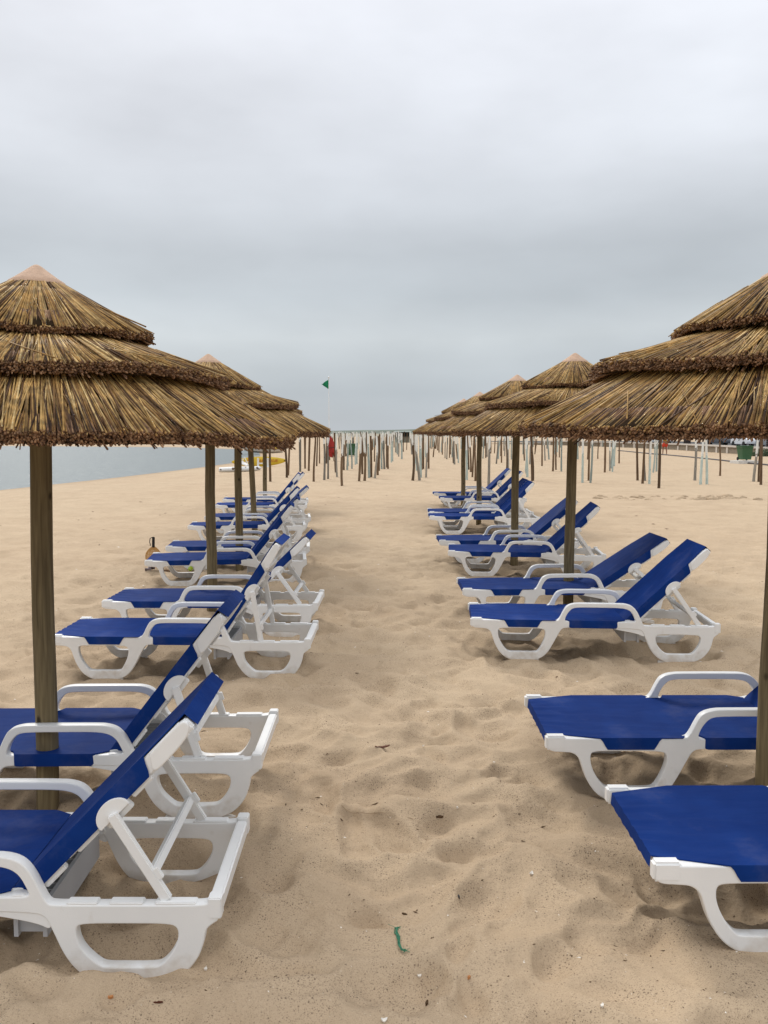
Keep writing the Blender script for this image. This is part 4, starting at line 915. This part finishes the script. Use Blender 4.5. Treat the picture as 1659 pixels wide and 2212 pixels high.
# white gazebo tents
for i, (x, y, lab) in enumerate(((35.5, 84, 'white peaked canopy tent behind the wall, left one of two'), (34.6, 74, 'white peaked canopy tent behind the wall, right one of two'))):
    r = empty('canopy_tent', (x, y, .30)); tag(r, lab, 'tent', 'white canopy tents')
    vs = [(-1.6, -1.6, 1.35), (1.6, -1.6, 1.35), (1.6, 1.6, 1.35), (-1.6, 1.6, 1.35), (-1.6, -1.6, 1.15), (1.6, -1.6, 1.15), (1.6, 1.6, 1.15), (-1.6, 1.6, 1.15), (-.5, -.5, 1.6), (.5, -.5, 1.6), (.5, .5, 1.6), (-.5, .5, 1.6), (0, 0, 2.15)]
    fs = [(4, 5, 1, 0), (5, 6, 2, 1), (6, 7, 3, 2), (7, 4, 0, 3)] + [(a, (a + 1) % 4, 8 + (a + 1) % 4, 8 + a) for a in range(4)] + [(8 + a, 8 + (a + 1) % 4, 12) for a in range(4)]
    MB().add(vs, fs).build('canopy', M['canvas'], r)
    for sx in (-1.55, 1.55):
        for sy in (-1.55, 1.55): MB().tube([(sx, sy, 0), (sx, sy, 1.3)], .03, 6).build('leg', M['white_paint'], r)

# palms
def palm(px, py, dia, h_, lab, seed, dy=0):
    p = pix(px, py); x, y = p.x * (p.y + dy) / p.y, p.y + dy; rd = random.Random(seed); r = empty('palm_tree', (x, y, 0)); tag(r, lab, 'palm tree', 'palm trees by the promenade')
    prof = [(dia * .62, -.3), (dia * .6, 0), (dia * .52, .5)] ; z_ = .5
    while z_ < h_: prof += [(dia * (.5 - .12 * z_ / h_) * 1.04, z_), (dia * (.5 - .12 * z_ / h_) * .93, z_ + .1)]; z_ += .16
    MB().lathe(prof, 18).build('trunk', M['trunk'], r)
    mb = MB()
    for i in range(34):
        a = rd.uniform(0, 6.28); up = rd.uniform(-.3, 1.2); ln = rd.uniform(1.9, 2.7); prev = []
        for s in range(9):
            u = s / 8; rr_ = ln * u * math.cos(up * (1 - u * .6)); zz_ = h_ + ln * u * math.sin(up) - 1.3 * u * u * ln * .5
            prev.append(Vector((rr_ * math.cos(a), rr_ * math.sin(a), zz_)))
        mb.tube(prev, [.03 - .025 * s / 8 for s in range(9)], 4)
        for s in range(1, 8):
            for q_ in (0, .5):
                c_ = prev[s].lerp(prev[s + 1], q_) ; sd_ = Vector((-math.sin(a), math.cos(a), 0)); fw = (prev[s + 1] - prev[s]).normalized(); l_ = .55 * math.sin(math.pi * (s + q_) / 9) + .12
                for sg in (-1, 1):
                    e_ = c_ + (sd_ * sg * .8 + fw * .55).normalized() * l_ + Vector((0, 0, -.25 * l_)); mb.add([c_ - fw * .025, c_ + fw * .025, e_], [(0, 1, 2)])
    mb.build('crown', M['palm_leaf'], r)
palm(1484, 970, .75, 4.2, 'thick dark palm trunk behind the lifeguard, crown hidden by thatch', 3)
palm(1337, 966, .6, 4.0, 'palm trunk behind the far part of the wall left of the lifeguard', 4)
palm(1664, 983, .7, 3.6, 'palm trunk at the right picture edge beyond the near right umbrella pole', 5)

# bush by the bin
p = pix(1640, 985); r = empty('bush', (p.x, p.y - 1, ground(p.x, p.y)));  tag(r, 'low green bush at the foot of the promenade wall beside the right bin', 'bush')
mb = MB(); rd = random.Random(5)
for i in range(1800):
    a = rd.uniform(0, 6.28); e_ = rd.random() ** .5; rr_ = .9 * e_; z_ = rd.random() * .6 * (1 - e_ * e_ * .7); c_ = Vector((rr_ * math.cos(a) * 1.3, rr_ * math.sin(a), z_)); u = Vector((rd.gauss(0, 1), rd.gauss(0, 1), rd.gauss(0, 1))).normalized() * .05; v = u.orthogonal().normalized() * .03
    mb.add([c_ - u, c_ + v, c_ + u, c_ - v], [(0, 1, 2, 3)])
mb.build('leaves', M['bush'], r); MB().tube([(0, 0, -.1), (.05, 0, .3)], [.04, .02], 6).tube([(0, 0, 0), (-.2, .1, .35)], [.03, .01], 6).build('stem', M['trunk'], r)

# yellow notice panel behind the wall
p = pix(1333, 966); r = empty('notice_board', (p.x + .6, p.y + 4, .0)); tag(r, 'plain yellow board on a post behind the far part of the wall', 'sign')
MB().box(-.5, .5, -.02, .02, .9, 1.6, bev=.01).build('panel', M['shirt'], r); MB().tube([(0, .04, -.1), (0, .04, 1.5)], .03, 8).build('post', M['white_paint'], r)

# lifeguard
def skinned(name, joints, edges, mt, parent, sub=2, root_i=0):
    me = bpy.data.meshes.new(name); me.from_pydata([j[0] for j in joints], edges, []); o = link(name, me, mt, parent)
    o.modifiers.new('skin', 'SKIN'); o.modifiers['skin'].use_smooth_shade = True
    for i, j in enumerate(joints):
        rr_ = j[1] if isinstance(j[1], tuple) else (j[1], j[1]); me.skin_vertices[0].data[i].radius = rr_
    me.skin_vertices[0].data[root_i].use_root = True
    s = o.modifiers.new('sub', 'SUBSURF'); s.levels = sub; s.render_levels = sub; return o
p = pix(1435.5, 982.5); z = ground(p.x, p.y); r = empty('person', (p.x, p.y, z), R(185)); tag(r, 'lifeguard standing by the wall in yellow shirt and red shorts, bare legs', 'person')
J = [((0, 0, .95), (.15, .11)), ((0, 0, 1.15), (.135, .095)), ((0, 0, 1.38), (.17, .1)), ((0, 0, 1.50), (.055, .055)), ((0, 0, 1.58), (.06, .07)), ((0, .01, 1.67), (.085, .1)), ((0, .01, 1.76), (.06, .07)),
     ((.20, 0, 1.42), .055), ((.26, .02, 1.14), .042), ((.27, -.04, .90), .032), ((.27, -.06, .82), .03), ((-.20, 0, 1.42), .055), ((-.26, .02, 1.14), .042), ((-.27, -.04, .90), .032), ((-.27, -.06, .82), .03),
     ((.10, 0, .84), (.09, .09)), ((.13, -.01, .50), .062), ((.14, .01, .30), .052), ((.15, .02, .08), .036), ((.16, -.12, .03), (.045, .025)), ((-.10, 0, .84), (.09, .09)), ((-.12, .02, .50), .062), ((-.13, .05, .30), .052), ((-.14, .06, .08), .036), ((-.15, -.06, .03), (.045, .025))]
E = [(0, 1), (1, 2), (2, 3), (3, 4), (4, 5), (5, 6), (2, 7), (7, 8), (8, 9), (9, 10), (2, 11), (11, 12), (12, 13), (13, 14), (0, 15), (15, 16), (16, 17), (17, 18), (18, 19), (0, 20), (20, 21), (21, 22), (22, 23), (23, 24)]
for s, b0 in ((1, 10), (-1, 14)):   # fingers and thumb
    hx, hy, hz = J[b0][0]
    for f_, (dy, ln) in enumerate(((-.028, .075), (-.010, .085), (.009, .08), (.027, .062))):
        J.append(((hx, hy + dy, hz - .04), .009)); J.append(((hx - s * .012, hy + dy * 1.2, hz - .04 - ln), .008)); E += [(b0, len(J) - 2), (len(J) - 2, len(J) - 1)]
    J.append(((hx - s * .03, hy - .045, hz - .045), .010)); E.append((b0, len(J) - 1))
skinned('body', J, E, M['skin'], r, 1)
skinned('shirt', [((0, 0, 1.0), (.185, .135)), ((0, 0, 1.18), (.165, .12)), ((0, 0, 1.38), (.19, .12)), ((0, 0, 1.46), (.11, .09)), ((.21, 0, 1.41), .085), ((.255, .01, 1.2), .07), ((-.21, 0, 1.41), .085), ((-.255, .01, 1.2), .07)], [(0, 1), (1, 2), (2, 3), (2, 4), (4, 5), (2, 6), (6, 7)], M['shirt'], r, 1)
skinned('shorts', [((0, 0, .98), (.18, .135)), ((0, 0, .88), (.18, .135)), ((.115, 0, .76), (.115, .115)), ((.125, 0, .56), (.11, .11)), ((-.115, 0, .76), (.115, .115)), ((-.125, .01, .56), (.11, .11))], [(0, 1), (1, 2), (2, 3), (1, 4), (4, 5)], M['shorts'], r, 1)
skinned('hair', [((0, .035, 1.70), (.085, .08)), ((0, .02, 1.79), (.07, .075))], [(0, 1)], M['hair'], r, 1)

# ------------------------------------------------------------------ beach paddles and ball
def racket(lab, loc, rot, perforated=True):
    r = empty('beach_racket', loc); r.rotation_euler = rot; tag(r, lab, 'racket', 'wooden beach rackets')
    out_ = [(.11 * math.sin(a) * (1 if math.cos(a) < .3 else 1 - .42 * (math.cos(a) - .3) ** 1.3), .125 - .125 * math.cos(a) * -1 * (1 if math.cos(a) < 0 else 1.18)) for a in [math.pi + 2 * math.pi * q_ / 48 for q_ in range(48)]]
    holes = []
    for ix in range(-4, 5):
        for iz in range(-4, 5):
            x, zc = ix * .021, .125 + iz * .021
            if math.hypot(x, zc - .125) < .092 and abs(ix) + abs(iz) > 1: holes.append([(x + .0048 * math.cos(a), zc + .0048 * math.sin(a)) for a in [-2 * math.pi * q_ / 8 for q_ in range(8)]])
    vs, fs = plate([out_] + holes, .005, .001); MB().add(vs, fs).build('face', M['tan_wood'], r)
    MB().box(-.019, .019, -.014, .014, .255, .405, bev=.006).build('handle', M['dark'], r)
    MB().tube([(-.012, -.01, .40), (-.045, -.02, .385), (-.05, -.02, .33), (-.04, -.02, .295), (-.045, -.02, .28)], .006, 6).build('wrist_strap', M['dark'], r)
    return r
p = pix(331, 1219); racket('wooden beach racket with dark handle stuck upright in the sand', (p.x, p.y, ground(p.x, p.y) - .012), (R(-4), R(1.5), R(12)))
p = pix(351, 1232); racket('second wooden beach racket lying flat on the sand under the lounger foot', (p.x - .10, p.y + .1, ground(p.x, p.y) + .035), (R(78), R(0), R(70)))
p = pix(329, 1236); o = MB().add(*(lambda vs: (vs, [(i * 7 + j, i * 7 + 7 + j, i * 7 + 8 + j, i * 7 + 1 + j) for i in range(10) for j in range(6)]))([(-.09 + .018 * i + .01 * math.sin(j * 2), -.05 + .02 * j, .012 + .022 * math.sin(i * 1.4 + j) + .02 * math.sin(j * 2.3 + i * .5)) for i in range(11) for j in range(7)])).build('crumpled_cloth', mat('grey_cloth', (.26, .22, .24), .9, .1, .2, 40), loc=(p.x, p.y, ground(p.x, p.y) + .03), rot=(R(-10), R(-35), 0), smooth=True)
sd = o.modifiers.new('t', 'SOLIDIFY'); sd.thickness = .006; tag(o, 'crumpled grey bag cloth on the sand beside the lying racket', 'cloth')
p = pix(412, 1234); bm = bmesh.new(); bmesh.ops.create_uvsphere(bm, u_segments=24, v_segments=16, radius=.034); me = bpy.data.meshes.new('tennis_ball'); bm.to_mesh(me); bm.free()
o = link('tennis_ball', me, M['ball'], loc=(p.x, p.y, ground(p.x, p.y) + .022), smooth=True); tag(o, 'yellow-green tennis ball half sunk in sand under a left lounger', 'ball')
MB().tube([(.0345 * math.cos(a) * math.cos(.5 * math.sin(2 * a)), .0345 * math.sin(a) * math.cos(.5 * math.sin(2 * a)), .0345 * math.sin(.5 * math.sin(2 * a))) for a in [2 * math.pi * q_ / 32 for q_ in range(33)]], .0012, 5, cap=False).build('seam', M['white_paint'], o)

# ------------------------------------------------------------------ small things on the sand
def gz(p, dz=0): return (p.x, p.y, ground(p.x, p.y) + dz)
def flake(name, px, py, L_, W_, mt, lab, cat, rz=0, th=.004, group=None, curl=.2):
    p = pixg(px, py); rd = random.Random(int(px * 7 + py)); vs = []; nn = 7
    for i in range(nn):
        u = i / (nn - 1); w_ = W_ * (math.sin(math.pi * (.08 + .84 * u)) * rd.uniform(.7, 1.1)); x = L_ * (u - .5); zc = curl * L_ * (u - .5) ** 2 * 2
        vs += [(x, -w_ / 2, zc + rd.uniform(0, th)), (x, w_ / 2, zc + rd.uniform(0, th)), (x, w_ / 2 * .8, zc - th), (x, -w_ / 2 * .8, zc - th)]
    fs = []
    for i in range(nn - 1):
        for j in range(4): fs.append((i * 4 + j, i * 4 + (j + 1) % 4, i * 4 + 4 + (j + 1) % 4, i * 4 + 4 + j))
    fs += [(3, 2, 1, 0), tuple((nn - 1) * 4 + j for j in range(4))]
    o = MB().add(vs, fs).build(name, mt, loc=gz(p, th), rot=(0, 0, R(rz)), smooth=False); tag(o, lab, cat, group); return o
# frayed green rope
p = pixg(862, 2032); mb = MB(); pts = [(-.004, .075, .006), (-.006, .045, .008), (-.002, .01, .008), (-.004, -.03, .007), (.004, -.062, .006), (.016, -.072, .006)]
for s in range(7):
    rd = random.Random(s); mb.tube([(x + rd.gauss(0, .0032), y + rd.gauss(0, .002), z_ + rd.gauss(0, .002)) for x, y, z_ in pts], .0017, 5)
for s in range(26):
    rd = random.Random(90 + s); x, y, z_ = pts[-1 if s % 2 else 0]; mb.tube([(x + rd.gauss(0, .004), y, z_), (x + rd.gauss(0, .014), y + rd.gauss(0, .012), .004)], .0007, 4)
o = mb.build('rope_scrap', M['rope_green'], loc=gz(p, 0), rot=(0, 0, R(4))); tag(o, 'short frayed green rope scrap on the sand in the foreground', 'rope')
flake('dry_leaf', 826, 1615, .085, .022, M['leaf'], 'dark red curled dry leaf on the sand in mid aisle', 'leaf', 12)
flake('reed_stub', 950, 1769, .034, .012, M['twig'], 'short thick brown reed stub in the aisle', 'twig', 4, .006, curl=0)
flake('dark_twig', 991, 1939, .026, .008, M['dark'], 'small black stick standing out on the sand right of centre', 'twig', 100, .004, curl=0)
flake('dark_twig', 874, 1976, .024, .007, M['twig'], 'small brown stick above the green rope scrap', 'twig', -35, .004, curl=0)
flake('dark_twig', 922, 2169, .022, .010, M['twig'], 'dark crumb of wood near the bottom edge, centre right', 'twig', 70, .005, curl=0)
flake('dark_twig', 342, 2167, .030, .006, M['leaf'], 'thin dark splinter below the nearest left lounger', 'twig', 5, .003, curl=0)
flake('pebble', 239, 2158, .017, .012, M['pebble'], 'small orange pebble in the lower left corner', 'pebble', 20, .005, curl=0)
flake('pebble', 1013, 2116, .015, .011, M['pebble'], 'small orange pebble right of the green rope scrap', 'pebble', 60, .005, curl=0)
for px, py, s_, lab in ((444, 2098, .016, 'white shell bit by the front of the nearest left loop'), (1148, 1890, .020, 'white round shell between the aisle and the nearest right lounger'), (906, 2112, .014, 'white shell chip below the green rope scrap'), (830, 2208, .020, 'white shell at the bottom edge of the picture'), (988, 1748, .012, 'small white shell beside the brown reed stub'), (914, 1613, .012, 'small white shell right of the curled dry leaf'), (1300, 2176, .014, 'white shell fleck near the lower right corner')):
    flake('shell', px, py, s_, s_ * .8, M['shell'], lab, 'shell', px % 90, .004, 'shells on the sand', .6)
a = pixg(738, 1741); b_ = pixg(892, 1771); mid_ = (a + b_) / 2
mb = MB().tube([(q_.x - mid_.x, q_.y - mid_.y, .6 * (ground(q_.x, q_.y) - ground(mid_.x, mid_.y)) + .004) for q_ in [a.lerp(b_, u / 24) for u in range(25)]], .0013, 5)
o = mb.build('reed_stalk', mat('dry_straw', (.36, .26, .16), .8, .2, .2, 40), loc=gz(mid_, 0)); tag(o, 'long thin straw stalk lying across the aisle sand', 'straw')

# uncountable crumbs: seaweed bits and shell grains
g = np.random.default_rng(3); NC = 7500
rc = 1.6 + 11 * g.random(NC) ** 1.25; ac = (g.random(NC) - .5) * R(66); xc = rc * np.sin(ac); yc = rc * np.cos(ac) + .2
dn = vnoise(xc * 2.2, yc * 2.2, 77) * .65 + vnoise(xc * .7, yc * .7, 78) * .35; keep = dn > .36 + .22 * g.random(NC); xc, yc = xc[keep], yc[keep]; NC = len(xc)
NB = 330; rb = 4 + 22 * g.random(NB); ab = (g.random(NB) - .5) * R(64); isb = np.concatenate([np.zeros(NC), np.ones(NB)]); xc = np.concatenate([xc, rb * np.sin(ab)]); yc = np.concatenate([yc, rb * np.cos(ab)]); NC += NB
zc = height(xc, yc); sz = (.0014 + .0030 * g.random(NC) ** 3) * (1 + .05 * np.hypot(xc, yc)) * (1 + 1.1 * isb); el = 1 + 2.2 * g.random(NC) ** 2 + 1.5 * isb; an = g.random(NC) * 6.28
V = []; ca, sa = np.cos(an), np.sin(an)
for dx, dy, dz in ((1, 0, 0), (0, .7, 0), (-1, 0, 0), (0, -.7, 0), (0, 0, .8)):
    lx = dx * sz * el; ly = dy * sz; V.append(np.stack([xc + lx * ca - ly * sa, yc + lx * sa + ly * ca, zc - .0005 + dz * sz], -1))
V = np.stack(V, 1).reshape(-1, 3); bi = np.arange(NC)[:, None] * 5
Fc = np.concatenate([np.concatenate([bi + j, bi + (j + 1) % 4, bi + 4], 1) for j in range(4)]); mi = np.tile((g.random(NC) < .13 * (1 - .7 * isb)).astype(int), 4)
me = np_mesh('beach_debris', V, Fc, mi); me.materials.append(M['twig']); me.materials.append(M['shell'])
tag(link('beach_debris', me, None), 'scattered dark crumbs and pale shell grains over the sand', 'debris', kind='stuff')

# churned clods of sand right of the loungers
g2 = random.Random(12); mb = MB()
for i in range(130):
    x = g2.choice([g2.gauss(6.4, .45), g2.gauss(8.0, .7), g2.gauss(9.3, .3)]); y = 24.0 + g2.gauss(0, .35); r_ = g2.uniform(.02, .06) if g2.random() < .85 else g2.uniform(.07, .12); z = ground(x, y)
    vs = []; n_ = 7
    for k in range(4):
        for j in range(n_): a = 2 * math.pi * (j + .5 * k) / n_; rr_ = r_ * (1.25, 1.0, .65, .25)[k] * g2.uniform(.75, 1.2); vs.append((x + rr_ * math.cos(a) * 1.4, y + rr_ * math.sin(a), z - .02 + r_ * (0, .45, .75, .9)[k] * g2.uniform(.8, 1.1)))
    fs = [(k * n_ + j, k * n_ + (j + 1) % n_, (k + 1) * n_ + (j + 1) % n_, (k + 1) * n_ + j) for k in range(3) for j in range(n_)] + [tuple(3 * n_ + j for j in range(n_))]
    mb.add(vs, fs)
tag(mb.build('sand_clods', M['sand'], smooth=True), 'churned clods of sand in a line right of the lounger rows', 'sand clods', kind='stuff')
